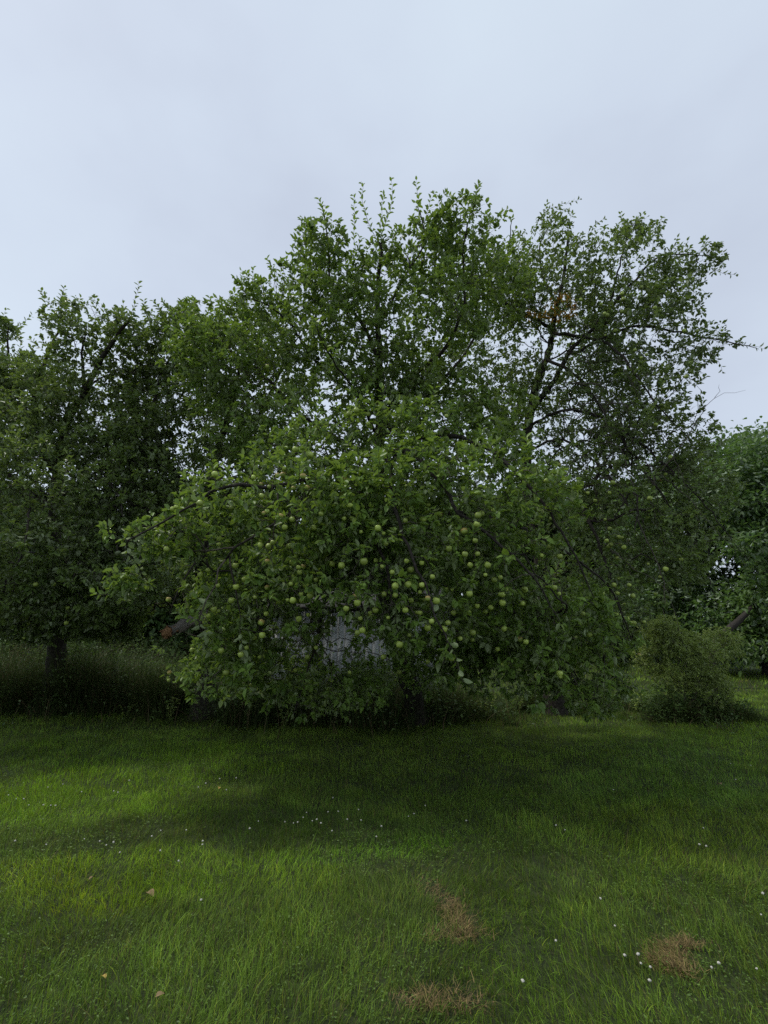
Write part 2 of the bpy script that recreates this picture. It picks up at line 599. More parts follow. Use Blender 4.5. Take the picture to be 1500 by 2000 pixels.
def grow_leaves(s, per=5, size=.085, dens=None, maxr=.0065, spread=.05, upness=.9, flip=0.06):
    """rosettes on spurs along thin twigs; single alternate leaves on shoots"""
    n = s.n
    O, D, Nn, S, Q = [], [], [], [], []
    tips = np.array([len(k) == 0 for k in s.kids])
    idx = np.where(((s.rad < maxr) | tips) & (s.kind[:n] != 3) & (s.kind[:n] != 2) & (np.arange(n) > 5))[0]
    if dens is not None:
        idx = idx[R.random(len(idx)) < dens(s.p[idx]) * .86]
    k = R.poisson(per * 1.42, len(idx)) + np.where(tips[idx], 2, 0)
    I = np.repeat(idx, k); m = len(I)
    sd = s.dir[I]
    # spur axis, one for each node
    ax = norm(R.normal(0, 1, (n, 3)) + np.array([0, 0, .5]))[I]
    ax = np.where(tips[I][:, None], sd, norm(ax + .3 * sd))
    rv = R.normal(0, 1, (m, 3)); rv -= ax * (rv * ax).sum(1, keepdims=True); rv = norm(rv)
    d = norm(rv * R.uniform(.6, 1.1, (m, 1)) + ax * R.uniform(.1, .9, (m, 1)) + np.array([0, 0, 1]) * R.uniform(-.55, .25, (m, 1)))
    o = s.p[I] + ax * spread * .5 + d * .018 + R.normal(0, .014, (m, 3))
    nn = norm(np.array([0, 0, upness]) + R.normal(0, .38, (m, 3)) + .35 * ax)
    nn = np.where(R.random(m)[:, None] < flip, -nn, nn)
    cl = vnoise(s.p[I], .35, 21)
    q = np.clip(.15 + .75 * cl + R.normal(0, .22, m), 0, 1)
    sz = size * R.uniform(.6, 1.15, m) * R.uniform(.75, 1.22, n)[I]
    O.append(o); D.append(d); Nn.append(nn); S.append(sz); Q.append(q)
    # shoots
    sh = np.where(s.kind[:n] == 2)[0]
    if len(sh):
        per_s = 3
        I = np.repeat(sh, per_s); m = len(I)
        tt = np.tile(np.arange(per_s) / per_s, len(sh))
        prev = s.p[np.maximum(s.par[I], 0)]
        o = prev + (s.p[I] - prev) * tt[:, None]
        sd = s.dir[I]
        ang = np.arange(m) * 2.4 + R.normal(0, .3, m)
        ref = norm(np.cross(sd, np.array([.3, .5, .1])))
        r2 = np.cross(sd, ref)
        rv = ref * np.cos(ang)[:, None] + r2 * np.sin(ang)[:, None]
        d = norm(rv * .8 + sd * R.uniform(.45, 1.0, (m, 1)) + np.array([0, 0, 1]) * R.uniform(-.15, .15, (m, 1)))
        nn = norm(sd * .9 - rv * .5 + np.array([0, 0, .4]) + R.normal(0, .25, (m, 3)))
        O.append(o + d * .012); D.append(d); Nn.append(nn)
        S.append(size * R.uniform(.7, 1.1, m)); Q.append(np.clip(.6 + R.normal(0, .2, m), 0, 1))
    return dict(o=np.concatenate(O), d=np.concatenate(D), n=np.concatenate(Nn), size=np.concatenate(S), rnd=np.concatenate(Q))


def subset(L_, m):
    return {k: v_[m] for k, v_ in L_.items()}


def blobs(spec, mult=1.75):
    """spec rows: (px, py, Y, rx, ry, rz, count, inner) -> points in ellipsoids, biased to the shell"""
    res = []
    for px, py, Yd, rx, ry, rz, c, inner in spec:
        cen = P(px, py, Yd)
        c = int(c * mult)
        k = int(c * 1.7)
        u = norm(R.normal(0, 1, (k, 3)))
        r = (inner ** 3 + (1 - inner ** 3) * R.random(k)) ** (1 / 3)
        q = cen + u * r[:, None] * np.array([rx, ry, rz])
        nv = vnoise(q, .55, 31)
        q = q[np.argsort(-(nv + R.normal(0, .16, k)))[:c]]
        res.append(q)
    a = np.concatenate(res)
    return a[a[:, 2] > .25]


# ------------------------------------------------------------------ apples
def apple_mesh(mat):
    prof = [(.0, .62), (.10, .66), (.28, .80), (.60, .92), (.90, .72), (1.02, .25), (.98, -.2), (.80, -.62), (.50, -.86), (.2, -.90), (0, -.80)]
    ns = 12; r = .5
    vs, fs = [], []
    for i, (a, z) in enumerate(prof):
        if a == 0: vs.append((0, 0, z * r)); continue
        for k in range(ns):
            t = 2 * math.pi * k / ns
            vs.append((a * r * math.cos(t), a * r * math.sin(t), z * r))
    m = len(prof) - 2
    for k in range(ns):
        k2 = (k + 1) % ns
        fs.append((0, 1 + k, 1 + k2))
        for i in range(m - 1):
            b = 1 + i * ns
            fs.append((b + k, b + ns + k, b + ns + k2, b + k2))
        b = 1 + (m - 1) * ns
        fs.append((b + k, len(vs) - 1, b + k2))
    # stalk
    b = len(vs)
    for z, rr in ((.28, .035), (.75, .028), (1.05, .05)):
        for k in range(4):
            t = math.pi / 2 * k
            vs.append((rr * math.cos(t) + (.04 if z > 1 else 0), rr * math.sin(t), z))
    for i in range(2):
        for k in range(4):
            k2 = (k + 1) % 4
            fs.append((b + i * 4 + k, b + i * 4 + k2, b + i * 4 + 4 + k2, b + i * 4 + 4 + k))
    me = bpy.data.meshes.new('apple')
    me.from_pydata(vs, [], fs)
    me.materials.append(mat); me.materials.append(M_TWIG)
    for i, p in enumerate(me.polygons):
        p.use_smooth = True
        if i >= len(fs) - 8: p.material_index = 1
    me.update()
    return me


AM, AB = apple_mesh(M_APPLE), apple_mesh(M_BLUSH)


def hang_apples(s, parent, pix, extra, dia=.056, ymin=0, blush=0.09, zone=None):
    """fruit at surveyed places, each hung from the frontmost twig there; 'extra' more on random twigs"""
    n = s.n
    ok = (s.rad[:n] < .012) & (s.kind[:n] != 3) & (np.arange(n) > 8)
    px, py, dz = proj(s.p[:n])
    pts = []
    for (ax, ay) in pix:
        d = np.hypot(px - ax, py - (ay - 10))
        c = np.where(ok, d, 1e9)
        near = np.where(c < 13)[0]
        j = near[np.argmin(dz[near])] if len(near) else int(np.argmin(c))
        if c[j] > 60: continue
        hgt = dia * R.uniform(.95, 1.15)
        # hang on the line of sight of the surveyed place, at the twig's distance
        q = P(ax, ay, s.p[j][1])
        if np.linalg.norm(q - s.p[j]) > .16: q = s.p[j] + np.array([0, 0, -hgt])
        pts.append((q, (ax in (859, 907, 1256, 542, 592, 510, 600, 515, 549, 329, 331, 517, 522))))
    cand = np.where(ok)[0]
    if zone is not None: cand = cand[zone(px[cand], py[cand])]
    # outer fruit first
    if extra and len(cand):
        pick = R.choice(cand, min(extra * 3, len(cand)), replace=False)
        pick = pick[np.argsort(dz[pick] + R.normal(0, .5, len(pick)))[:extra]]
        for j in pick:
            pts.append((s.p[j] + np.array([R.normal(0, .01), R.normal(0, .01), -dia]), R.random() < blush))
    base = np.array(parent.location)
    for q, bl in pts:
        o = bpy.data.objects.new('apple', AB if bl else AM)
        if bl: o['label'] = 'apple with a reddish blush'
        COL.objects.link(o); o.parent = parent
        o.location = tuple(q - base)
        z = dia * (.66 + .6 * R.random() ** .8)
        o.scale = (z, z, z * R.uniform(.92, 1.0))
        o.rotation_euler = (R.normal(0, .25), R.normal(0, .25), R.uniform(0, 6.28))
    return np.array([q for q, _ in pts]) if pts else np.zeros((0, 3))


def clear_round(L_, ap, rad=.055):
    """no leaf grows through a fruit, and the fruit's outer side stays open"""
    mid_ = L_['o'] + L_['d'] * (L_['size'] * .5)[:, None]
    keep = np.ones(len(mid_), bool)
    for a in ap:
        v_ = CP - a; v_ /= np.linalg.norm(v_)
        w = mid_ - a
        t = np.clip(w @ v_, 0, .28)
        dd = np.linalg.norm(w - t[:, None] * v_, axis=1)
        keep &= dd > rad
    return subset(L_, keep)


def finish_tree(s, root, lv, mat, nleaf, name='foliage'):
    px, py, dz = proj(lv['o'])
    infr = (px > -20) & (px < 1520) & (py > -20) & (py < 2020)
    sc_ = np.where(infr, dz / lv['size'], 1e9)
    big = np.argsort(sc_)[:nleaf]
    m = np.zeros(len(sc_), bool); m[big] = True
    if nleaf: leaf_parts(lv, np.where(m)[0], mat, root)
    leaf_cloud(name, lv, mat, root, ~m)


def limbs(s, rows, kind=1):
    for pts, r0, r1 in rows:
        s.limb([P(*q) for q in pts], r0, r1, kind, step=.13 if kind == 1 else .10, wob=.010)


# ================================================================== front apple tree
APA = [(373,933),(420,927),(495,933),(542,929),(592,930),(510,946),(600,953),(555,915),(577,878),(606,889),(511,969),(452,992),(390,983),(337,994),(515,1003),(549,1007),(571,1015),(627,1004),(556,1030),(613,1031),(672,1013),(687,1013),(428,1053),(427,1064),(418,1078),(509,1065),(511,1056),(533,1060),(525,1068),(566,1067),(325,1073),(522,1096),(460,1105),(406,1114),(392,1123),(477,1132),(426,1144),(461,1147),(522,1148),(583,1108),(592,1107),(585,1118),(617,1133),(649,1102),(667,1105),(597,1143),(568,1141),(329,1171),(452,1173),(418,1191),(427,1194),(407,1203),(498,1167),(588,1161),(606,1164),(562,1172),(572,1173),(602,1201),(584,1209),(520,1199),(510,1216),(512,1241),(482,1265),(507,1283),(432,1271),(375,1270),(442,1314),(331,1314),(330,1329),(617,1265),(577,1310),(676,1189),(705,1039),(738,1032),(749,1042),(792,1017),(827,1015),(837,987),(859,1006),(873,1027),(907,1038),(934,1007),(928,1056),(711,1097),(734,1095),(746,1107),(794,1096),(824,1100),(877,1072),(908,1083),(933,1082),(918,1104),(802,1113),(766,1118),(772,1145),(798,1142),(824,1143),(872,1150),(883,1152),(750,1161),(772,1163),(820,1157),(803,1173),(852,1174),(792,1192),(820,1197),(698,1178),(733,1192),(723,1197),(704,1208),(698,1236),(708,1231),(917,1160),(905,1184),(915,1197),(886,1197),(843,1214),(875,1217),(835,1226),(867,1229),(800,1241),(923,1236),(923,1250),(959,1187),(981,1178),(977,1161),(977,1128),(965,1133),(948,1123),(1020,1179),(932,1184),(948,1195),(1025,1152),(1082,1148),(1092,1160),(1027,1254),(972,1268),(985,1228),(749,1283),(780,1259),(780,1313),(772,1328),(836,1292),(1093,1316),(1093,1087),(718,809),(719,828),(696,802),(681,799),(682,809),(760,786),(872,813),(828,704),(796,625),(820,619),(522,716),(517,697),(774,568),(667,771),(1083,1148),(1021,1179),(1025,1150)]
baseA = G(815, 1418)
rootA = empty('apple_tree', baseA)
tag(rootA, 'broad low apple tree in the middle hung with many green apples', 'apple tree')
A = Skel()
b = baseA.copy(); b[2] = -.05
A.limb([b, P(800, 1330, 8.1), P(765, 1230, 8.0), P(748, 1140, 7.8), P(742, 1020, 7.5), P(742, 900, 7.2), P(742, 780, 6.9), P(740, 680, 6.6), P(738, 600, 6.3), P(745, 480, 5.9)], .17, .022)
A.trunk_len = 2.3
limbs(A, [
    # towards the viewer, arching over the lawn
    ([(745, 1000, 7.4), (715, 930, 6.6), (650, 905, 5.6), (600, 935, 5.1), (540, 950, 4.8), (440, 952, 4.6), (335, 1010, 4.5), (250, 1055, 4.4)], .055, .006),
    ([(545, 948, 4.8), (538, 1010, 4.7), (530, 1080, 4.7)], .012, .004),
    ([(748, 1060, 7.6), (690, 960, 6.5), (600, 985, 5.4), (495, 1050, 5.0), (440, 1090, 4.9), (418, 1140, 4.8), (390, 1210, 4.8)], .045, .006),
    ([(445, 1088, 4.9), (465, 1165, 4.8), (470, 1230, 4.8)], .012, .004),
    ([(742, 980, 7.3), (745, 900, 6.2), (760, 910, 5.2), (775, 1000, 4.6), (805, 1085, 4.4), (840, 1160, 4.35), (868, 1240, 4.3), (895, 1310, 4.3)], .05, .005),
    ([(742, 940, 7.2), (790, 880, 6.0), (850, 930, 5.0), (900, 1000, 4.6), (1000, 1085, 4.4), (1060, 1150, 4.3), (1090, 1210, 4.3)], .05, .006),
    ([(742, 1000, 7.3), (720, 940, 6.2), (700, 970, 5.2), (725, 1040, 4.8), (755, 1100, 4.7), (765, 1180, 4.7)], .04, .005),
    ([(742, 900, 7.1), (830, 850, 6.2), (940, 870, 5.3), (1040, 960, 4.8), (1110, 1060, 4.7), (1160, 1170, 4.7)], .05, .006),
    ([(748, 1120, 7.8), (660, 1120, 7.0), (560, 1180, 6.2), (480, 1250, 5.8), (420, 1320, 5.6)], .04, .006),
    ([(748, 1120, 7.8), (640, 1170, 6.8), (620, 1250, 6.2), (590, 1340, 6.0), (570, 1400, 5.9)], .03, .005),
    ([(748, 1120, 7.8), (880, 1080, 7.2), (1000, 1150, 6.6), (1080, 1250, 6.4), (1130, 1340, 6.3)], .05, .006),
    ([(745, 1050, 7.6), (880, 1000, 7.2), (1040, 1040, 6.8), (1180, 1140, 6.6), (1240, 1260, 6.5)], .05, .006),
    ([(745, 1060, 7.6), (610, 1000, 7.4), (480, 1020, 7.0), (380, 1100, 6.6), (330, 1200, 6.4)], .05, .006),
    # upper framework
    ([(742, 820, 7.0), (800, 740, 6.8), (870, 680, 6.6), (905, 590, 6.3), (905, 480, 6.0), (925, 400, 5.7)], .045, .008),
    ([(740, 700, 6.6), (700, 620, 6.4), (650, 560, 6.3), (640, 480, 6.0), (633, 420, 5.8)], .035, .007),
    ([(742, 800, 6.9), (640, 730, 6.9), (570, 640, 6.9), (530, 600, 6.8), (480, 580, 6.8)], .03, .006),
    ([(742, 900, 7.1), (600, 820, 7.2), (500, 720, 7.2), (400, 660, 7.2), (345, 640, 7.0)], .045, .008),
    ([(742, 860, 7.1), (690, 760, 6.0), (640, 690, 5.3), (620, 640, 5.0)], .03, .006),
    ([(742, 860, 7.1), (850, 760, 7.4), (940, 640, 7.6), (985, 520, 7.6), (1000, 430, 7.4)], .04, .008),
    ([(742, 640, 6.4), (790, 540, 6.2), (830, 470, 6.0), (815, 400, 5.8)], .022, .006),
])
# upright leafy shoots that make the skyline
limbs(A, [
    ([(735, 470, 5.9), (712, 410, 5.8), (705, 352, 5.7)], .004, .002),
    ([(755, 430, 5.8), (765, 390, 5.8), (764, 347, 5.7)], .004, .002),
    ([(735, 480, 5.9), (745, 420, 5.9), (750, 372, 5.9)], .004, .002),
    ([(820, 430, 5.9), (818, 390, 5.9), (812, 348, 5.8)], .004, .002),
    ([(820, 470, 5.9), (835, 410, 5.9), (850, 372, 5.9)], .004, .002),
    ([(900, 440, 5.9), (920, 400, 5.8), (935, 358, 5.7)], .004, .002),
    ([(890, 450, 5.9), (895, 405, 5.8), (905, 368, 5.7)], .004, .002),
    ([(935, 470, 6.2), (965, 430, 6.1), (995, 408, 6.1)], .004, .002),
    ([(690, 520, 6.1), (693, 470, 6.1), (690, 380, 6.0)], .004, .002),
    ([(640, 470, 6.0), (632, 440, 6.0), (637, 400, 5.9)], .004, .002),
    ([(640, 500, 6.0), (615, 470, 6.0), (618, 425, 5.9)], .004, .002),
    ([(630, 470, 6.0), (590, 458, 6.0), (562, 500, 5.9)], .004, .002),
    ([(540, 600, 6.9), (500, 560, 6.8), (495, 522, 6.7)], .004, .002),
    ([(560, 610, 6.9), (520, 570, 6.8), (470, 528, 6.8)], .004, .002),
    ([(640, 690, 5.3), (632, 660, 5.1), (622, 625, 5.0)], .004, .002),
    ([(440, 610, 6.8), (430, 590, 6.8), (415, 578, 6.8)], .004, .002),
    ([(350, 650, 7.0), (340, 620, 7.0), (330, 598, 7.0)], .004, .002),
    ([(600, 860, 4.9), (610, 830, 4.7), (630, 800, 4.5)], .004, .002),
    ([(880, 900, 4.7), (930, 870, 4.5), (965, 860, 4.4)], .004, .002),
    ([(420, 950, 4.5), (415, 910, 4.4), (408, 878, 4.3)], .004, .002),
    ([(1000, 1080, 4.4), (1040, 1060, 4.2), (1070, 1050, 4.1)], .004, .002),
    ([(1060, 1150, 4.3), (1080, 1120, 4.2), (1095, 1105, 4.1)], .004, .002),
    ([(280, 1130, 4.9), (245, 1125, 4.8), (215, 1112, 4.8)], .004, .002),
    ([(280, 1140, 4.9), (260, 1150, 4.8), (240, 1165, 4.8)], .004, .002),
    ([(868, 1240, 4.3), (890, 1280, 4.2), (905, 1335, 4.2)], .004, .002),
], kind=2)
attA = blobs([
    (580, 1010, 5.2, 1.45, .85, .75, 600, .3),
    (500, 600, 6.9, .7, .6, .35, 130, 0),
    (590, 560, 6.6, .6, .5, .5, 110, 0),
    (860, 1000, 5.2, 1.7, .9, .85, 640, .3),
    (740, 1110, 5.0, 1.7, .7, .75, 430, .3),
    (520, 1190, 5.6, 1.05, .7, .62, 330, .2),
    (960, 1190, 5.8, 1.5, .8, .60, 380, .3),
    (1080, 1260, 6.6, 1.0, .7, .55, 200, .2),
    (800, 1215, 4.9, .6, .4, .30, 90, .1),
    (780, 880, 5.9, 2.0, 1.0, .55, 420, .2),
    (310, 1045, 4.9, .5, .4, .24, 60, 0),
    (245, 1140, 4.9, .22, .2, .15, 26, 0),
    (780, 640, 6.6, 1.5, 1.2, 1.35, 900, .2),
    (760, 800, 7.0, 1.9, 1.2, .8, 500, .1),
    (900, 800, 7.3, 1.3, .9, .8, 260, .1),
    (960, 560, 7.3, .9, .8, .8, 200, .1),
    (640, 620, 6.6, 1.2, .9, .9, 270, .2),
    (870, 520, 6.3, 1.1, .8, .75, 230, .1),
    (470, 720, 7.0, 1.3, .9, .9, 450, .2),
    (560, 850, 6.8, 1.5, .9, .6, 260, .2),
    (900, 440, 6.0, .7, .5, .35, 90, 0),
    (630, 470, 6.0, .45, .4, .40, 70, 0),
    (400, 640, 7.0, .6, .6, .35, 100, 0),
    (620, 1340, 6.2, 1.1, .5, .35, 130, 0),
    (860, 1270, 6.4, .8, .5, .4, 150, 0),
    (800, 1300, 7.0, 1.2, .5, .4, 130, 0),
    (520, 1260, 6.6, 1.0, .6, .5, 160, 0),
    (440, 1280, 5.9, .8, .5, .5, 130, 0),
    (700, 1290, 6.4, .8, .5, .35, 60, 0),
    (1000, 1290, 6.4, .9, .5, .5, 150, 0),
    (1140, 1330, 6.6, .7, .5, .45, 110, 0),
])
A.fill(attA, bf=.22, droop=.35)
for k in range(46):                                  # slack twigs trailing towards the grass
    xx_ = R.uniform(340, 1200); yy_ = R.uniform(1120, 1240); Yd = R.uniform(4.9, 6.8)
    ln_ = R.uniform(70, 180); dx_ = R.normal((xx_ - 760) * .06, 22)
    if (560 < xx_ < 740 and R.random() < .5) or xx_ < 420: continue
    A.limb([P(xx_, yy_, Yd), P(xx_ + dx_ * .3, yy_ + ln_ * .45, Yd - .1), P(xx_ + dx_, min(1425, yy_ + ln_), Yd - .12)], .003, .0015, 0, step=.09)
A.sprout(60, 130, .08, .20)
A.finish()
build_wood(A, rootA, .014, max_branch=70)


def densA(p):
    px, py, dz = proj(p)
    d = np.where(py < 880, .85, .95)
    d = np.where((px > 530) & (px < 750) & (py > 1165) & (py < 1310), .42, d)      # thin low down, the shed shows through
    d = np.where((px > 295) & (px < 400) & (py > 1188) & (py < 1262), 0, d)
    return d * (.62 + .5 * vnoise(p, .45, 51))


lvA = grow_leaves(A, 6.0, .084, densA)
apA = hang_apples(A, rootA, APA, 105, dia=.057, zone=lambda x, y: (y > 900) & (y < 1340) & (x > 280) & (x < 1240))
lvA = clear_round(lvA, apA[:len(APA)])
finish_tree(A, rootA, lvA, M_LEAF, 300)

# ================================================================== tall apple tree on the right
APB = [(1031,530),(1025,523),(1032,538),(1042,570),(1040,577),(1141,583),(1133,601),(1181,613),(1186,616),(1218,597),(1218,588),(1215,609),(1223,534),(1243,571),(1266,605),(1174,595),(1182,655),(1202,646),(1240,684),(1263,693),(1336,646),(1362,647),(1402,653),
       (1148,963),(1163,978),(1197,943),(1124,1011),(1075,1013),(1182,1015),(1191,1033),(1185,1056),(1209,1049),(1215,1050),(1182,1072),(1194,1082),(1206,1091),(1214,1080),(1266,1102),(1300,1112),(1289,1127),(1229,1143),(1206,1159),(1236,1164),(1119,1176),(1199,1143),(1280,1160),(1108,1233),(1204,1200),(1232,1216),(1238,1217),(1258,1215),(1259,1259),(1256,1294),(1118,1286),(1125,1246)]
baseB = np.array([P(1075, 1300, 9.6)[0], 9.6, 0])
rootB = empty('apple_tree', baseB)
tag(rootB, 'tall leaning apple tree on the right with dark forked trunk and bare drooping branches', 'apple tree')
B = Skel()
b = baseB.copy(); b[2] = -.05
B.limb([b, P(1070, 1200, 9.5), P(1050, 1050, 9.3), P(1028, 900, 9.1), P(1040, 780, 8.9), P(1070, 690, 8.7), P(1085, 620, 8.5), P(1100, 540, 8.3), P(1110, 460, 8.0)], .19, .022)
B.trunk_len = 2.6
limbs(B, [
    ([(1040, 800, 8.9), (1085, 740, 8.6), (1110, 690, 8.4), (1160, 640, 8.0), (1230, 560, 7.6), (1290, 500, 7.3), (1380, 500, 7.0)], .06, .006),
    ([(1065, 700, 8.7), (1120, 730, 8.3), (1170, 790, 7.9), (1230, 880, 7.5), (1310, 990, 7.2), (1370, 1090, 7.0), (1400, 1180, 6.9)], .035, .004),
    ([(1035, 830, 9.0), (1110, 800, 8.4), (1200, 830, 7.8), (1290, 900, 7.3), (1380, 990, 6.9), (1470, 1110, 6.6)], .034, .003),
    ([(1030, 880, 9.1), (1100, 860, 8.2), (1180, 920, 7.4), (1240, 1010, 7.0), (1290, 1120, 6.8), (1300, 1210, 6.7)], .028, .004),
    ([(1120, 690, 8.3), (1230, 640, 7.6), (1330, 650, 7.1), (1410, 665, 6.8), (1480, 682, 6.6)], .035, .005),
    ([(1075, 640, 8.6), (1000, 600, 8.3), (940, 560, 8.1), (900, 540, 8.0)], .04, .007),
    ([(1035, 860, 9.0), (960, 800, 8.9), (900, 760, 8.7), (850, 730, 8.6)], .05, .008),
    ([(1090, 600, 8.4), (1060, 540, 8.2), (1055, 480, 8.0), (1080, 430, 7.9)], .03, .006),
    ([(1180, 640, 7.9), (1200, 560, 7.7), (1220, 480, 7.5), (1240, 440, 7.4)], .03, .006),
    ([(1050, 1000, 9.2), (1110, 960, 8.3), (1160, 1040, 7.5), (1200, 1150, 7.2), (1230, 1260, 7.1)], .05, .006),
    ([(1075, 650, 8.6), (1150, 660, 7.9), (1200, 680, 7.4), (1240, 730, 7.1), (1290, 800, 6.9), (1340, 850, 6.8)], .04, .006),
])
for k in range(34):                                  # thin arching twigs, mostly bare
    x0_ = R.uniform(1090, 1230); y0_ = R.uniform(690, 950); Yd = R.uniform(7.2, 8.2)
    w0 = R.uniform(60, 170); h0 = R.uniform(90, 260)
    limbs(B, [([(x0_, y0_, Yd), (x0_ + w0 * .45, y0_ - R.uniform(-10, 40) + h0 * .12, Yd - .15), (x0_ + w0 * .85, y0_ + h0 * .5, Yd - .3), (x0_ + w0, y0_ + h0, Yd - .35)], .007, .0018)], kind=3)
limbs(B, [   # bare and dead wood
    ([(1200, 1010, 7.1), (1235, 960, 6.9), (1245, 990, 6.85), (1240, 1040, 6.8)], .016, .009),
    ([(1270, 950, 7.2), (1330, 870, 6.8), (1395, 778, 6.5), (1457, 764, 6.3)], .010, .002),
    ([(1395, 778, 6.5), (1403, 765, 6.45), (1406, 748, 6.4)], .004, .0015),
    ([(1230, 880, 7.5), (1330, 960, 6.9), (1420, 1060, 6.6), (1450, 1080, 6.5)], .010, .002),
    ([(1130, 650, 8.0), (1180, 620, 7.6), (1230, 650, 7.3), (1280, 720, 7.0)], .008, .002),
    ([(1050, 660, 8.4), (1100, 640, 8.0), (1170, 645, 7.6), (1210, 700, 7.4)], .008, .002),
    ([(1150, 780, 7.9), (1240, 800, 7.2), (1310, 880, 6.9), (1350, 980, 6.7)], .010, .002),
    ([(1180, 1060, 7.3), (1240, 1110, 6.8), (1300, 1150, 6.6), (1330, 1240, 6.5)], .008, .002),
    ([(1060, 720, 8.6), (1055, 640, 8.3), (1058, 600, 8.2)], .012, .003),
], kind=3)
limbs(B, [
    ([(1060, 460, 7.9), (1060, 420, 7.8), (1090, 402, 7.7), (1135, 390, 7.6)], .005, .002),
    ([(1060, 440, 7.9), (1065, 410, 7.8), (1070, 395, 7.8)], .004, .002),
    ([(1150, 470, 7.7), (1160, 440, 7.6), (1185, 425, 7.6)], .004, .002),
    ([(1230, 460, 7.4), (1245, 435, 7.3), (1258, 413, 7.3)], .004, .002),
    ([(1210, 460, 7.4), (1215, 430, 7.3), (1210, 415, 7.3)], .004, .002),
    ([(1300, 500, 7.2), (1320, 480, 7.1), (1322, 465, 7.1)], .004, .002),
    ([(1340, 500, 7.1), (1380, 490, 7.0), (1415, 492, 6.9)], .004, .002),
    ([(1360, 510, 7.1), (1400, 530, 7.0), (1440, 538, 6.9)], .004, .002),
    ([(1310, 590, 7.1), (1335, 575, 7.0), (1358, 562, 6.9)], .004, .002),
    ([(1370, 660, 6.9), (1420, 670, 6.8), (1495, 680, 6.6)], .004, .002),
    ([(1370, 680, 6.9), (1400, 700, 6.8), (1412, 728, 6.8)], .004, .002),
    ([(1340, 840, 6.8), (1360, 820, 6.8), (1362, 830, 6.8)], .004, .002),
], kind=2)
attB = blobs([
    (1180, 560, 7.9, 1.9, 1.1, .95, 620, .2),
    (1060, 560, 8.2, 1.2, 1.1, 1.1, 380, .2),
    (1270, 640, 7.4, 1.1, .9, .95, 380, .2),
    (1340, 520, 7.2, .65, .5, .35, 90, 0),
    (1370, 670, 7.0, .55, .4, .35, 70, 0),
    (1300, 760, 7.2, .65, .6, .6, 120, 0),
    (960, 700, 8.6, 1.5, 1.0, 1.1, 480, .1),
    (1120, 760, 9.2, 1.5, 1.0, 1.0, 260, .1),
    (1000, 560, 8.2, .8, .8, .8, 170, .1),
    (1200, 780, 7.9, 1.5, 1.0, .9, 220, .1),
    (1200, 960, 7.5, 1.6, .9, .9, 330, .2),
    (1310, 1050, 7.1, .9, .7, .8, 190, .1),
    (1150, 1180, 7.2, 1.2, .8, .8, 300, .2),
    (1190, 1220, 7.1, .6, .5, .6, 130, 0),
    (1280, 860, 7.4, 1.0, .8, .8, 330, 0),
    (1150, 700, 9.2, 1.3, .8, .9, 360, 0),
    (1060, 820, 9.6, 1.3, .6, 1.0, 300, 0),
    (1180, 850, 8.9, 1.1, .7, .7, 240, 0),
    (1000, 800, 9.3, 1.1, .7, .8, 200, 0),
    (1200, 700, 7.9, .9, .7, .5, 150, 0),
    (1340, 960, 7.2, .8, .7, .8, 260, 0),
    (1200, 900, 8.2, 1.6, 1.0, 1.0, 420, 0),
    (1150, 800, 8.8, 1.4, .9, .9, 300, 0),
    (1080, 940, 8.6, 1.2, .8, .8, 260, 0),
    (1300, 1100, 7.3, .8, .6, .5, 200, 0),
    (1160, 1080, 8.2, 1.4, .9, .9, 300, 0),
    (1150, 1310, 7.2, .9, .5, .45, 130, 0),
    (1080, 1230, 8.2, 1.0, .6, .6, 150, 0),
    (1090, 440, 7.9, .45, .4, .22, 40, 0),
    (1240, 450, 7.5, .5, .4, .22, 50, 0),
])


def bareB(a):
    px, py, dz = proj(a)
    if 1040 < px < 1420 and 660 < py < 1180 and R.random() < .22: return 3
    return 3 if R.random() < .06 else 0


B.fill(attB, bf=.2, droop=.5, kindf=bareB, rough=.035)
B.sprout(55, 50, .10, .26)
B.finish(r0=.0015)
build_wood(B, rootB, .014, max_branch=70)


def densB(p):
    px, py, dz = proj(p)
    d = np.where(py < 640, .85, .72)
    d = np.where((px > 1000) & (px < 1250) & (py > 640) & (py < 820), .82, d)
    return d * (.5 + .8 * vnoise(p, .5, 52))


lvB = grow_leaves(B, 5.2, .078, densB)
apB = hang_apples(B, rootB, APB, 60, dia=.062, zone=lambda x, y: (y > 480) & (x > 900) & (x < 1340))
lvB = clear_round(lvB, apB[:len(APB)])
pxb, pyb, dzb = proj(lvB['o'])
yel = (((pxb - 1098) / 32) ** 2 + ((pyb - 600) / 28) ** 2 < 1) | (((pxb - 1040) / 14) ** 2 + ((pyb - 615) / 9) ** 2 < 1) | (((pxb - 1072) / 14) ** 2 + ((pyb - 622) / 14) ** 2 < 1)
yel &= (dzb < np.percentile(dzb[yel], 80)) if yel.any() else False
yel &= (R.random(len(yel)) < .62) & (vnoise(lvB['o'], .12, 78) > .36)
finish_tree(B, rootB, subset(lvB, ~yel), M_LEAF_BACK, 200)
if yel.any():
    o = leaf_cloud('yellow_leaves', subset(lvB, yel), M_YELLOW, rootB)
    o['label'] = 'cluster of orange yellow leaves high on the crown'

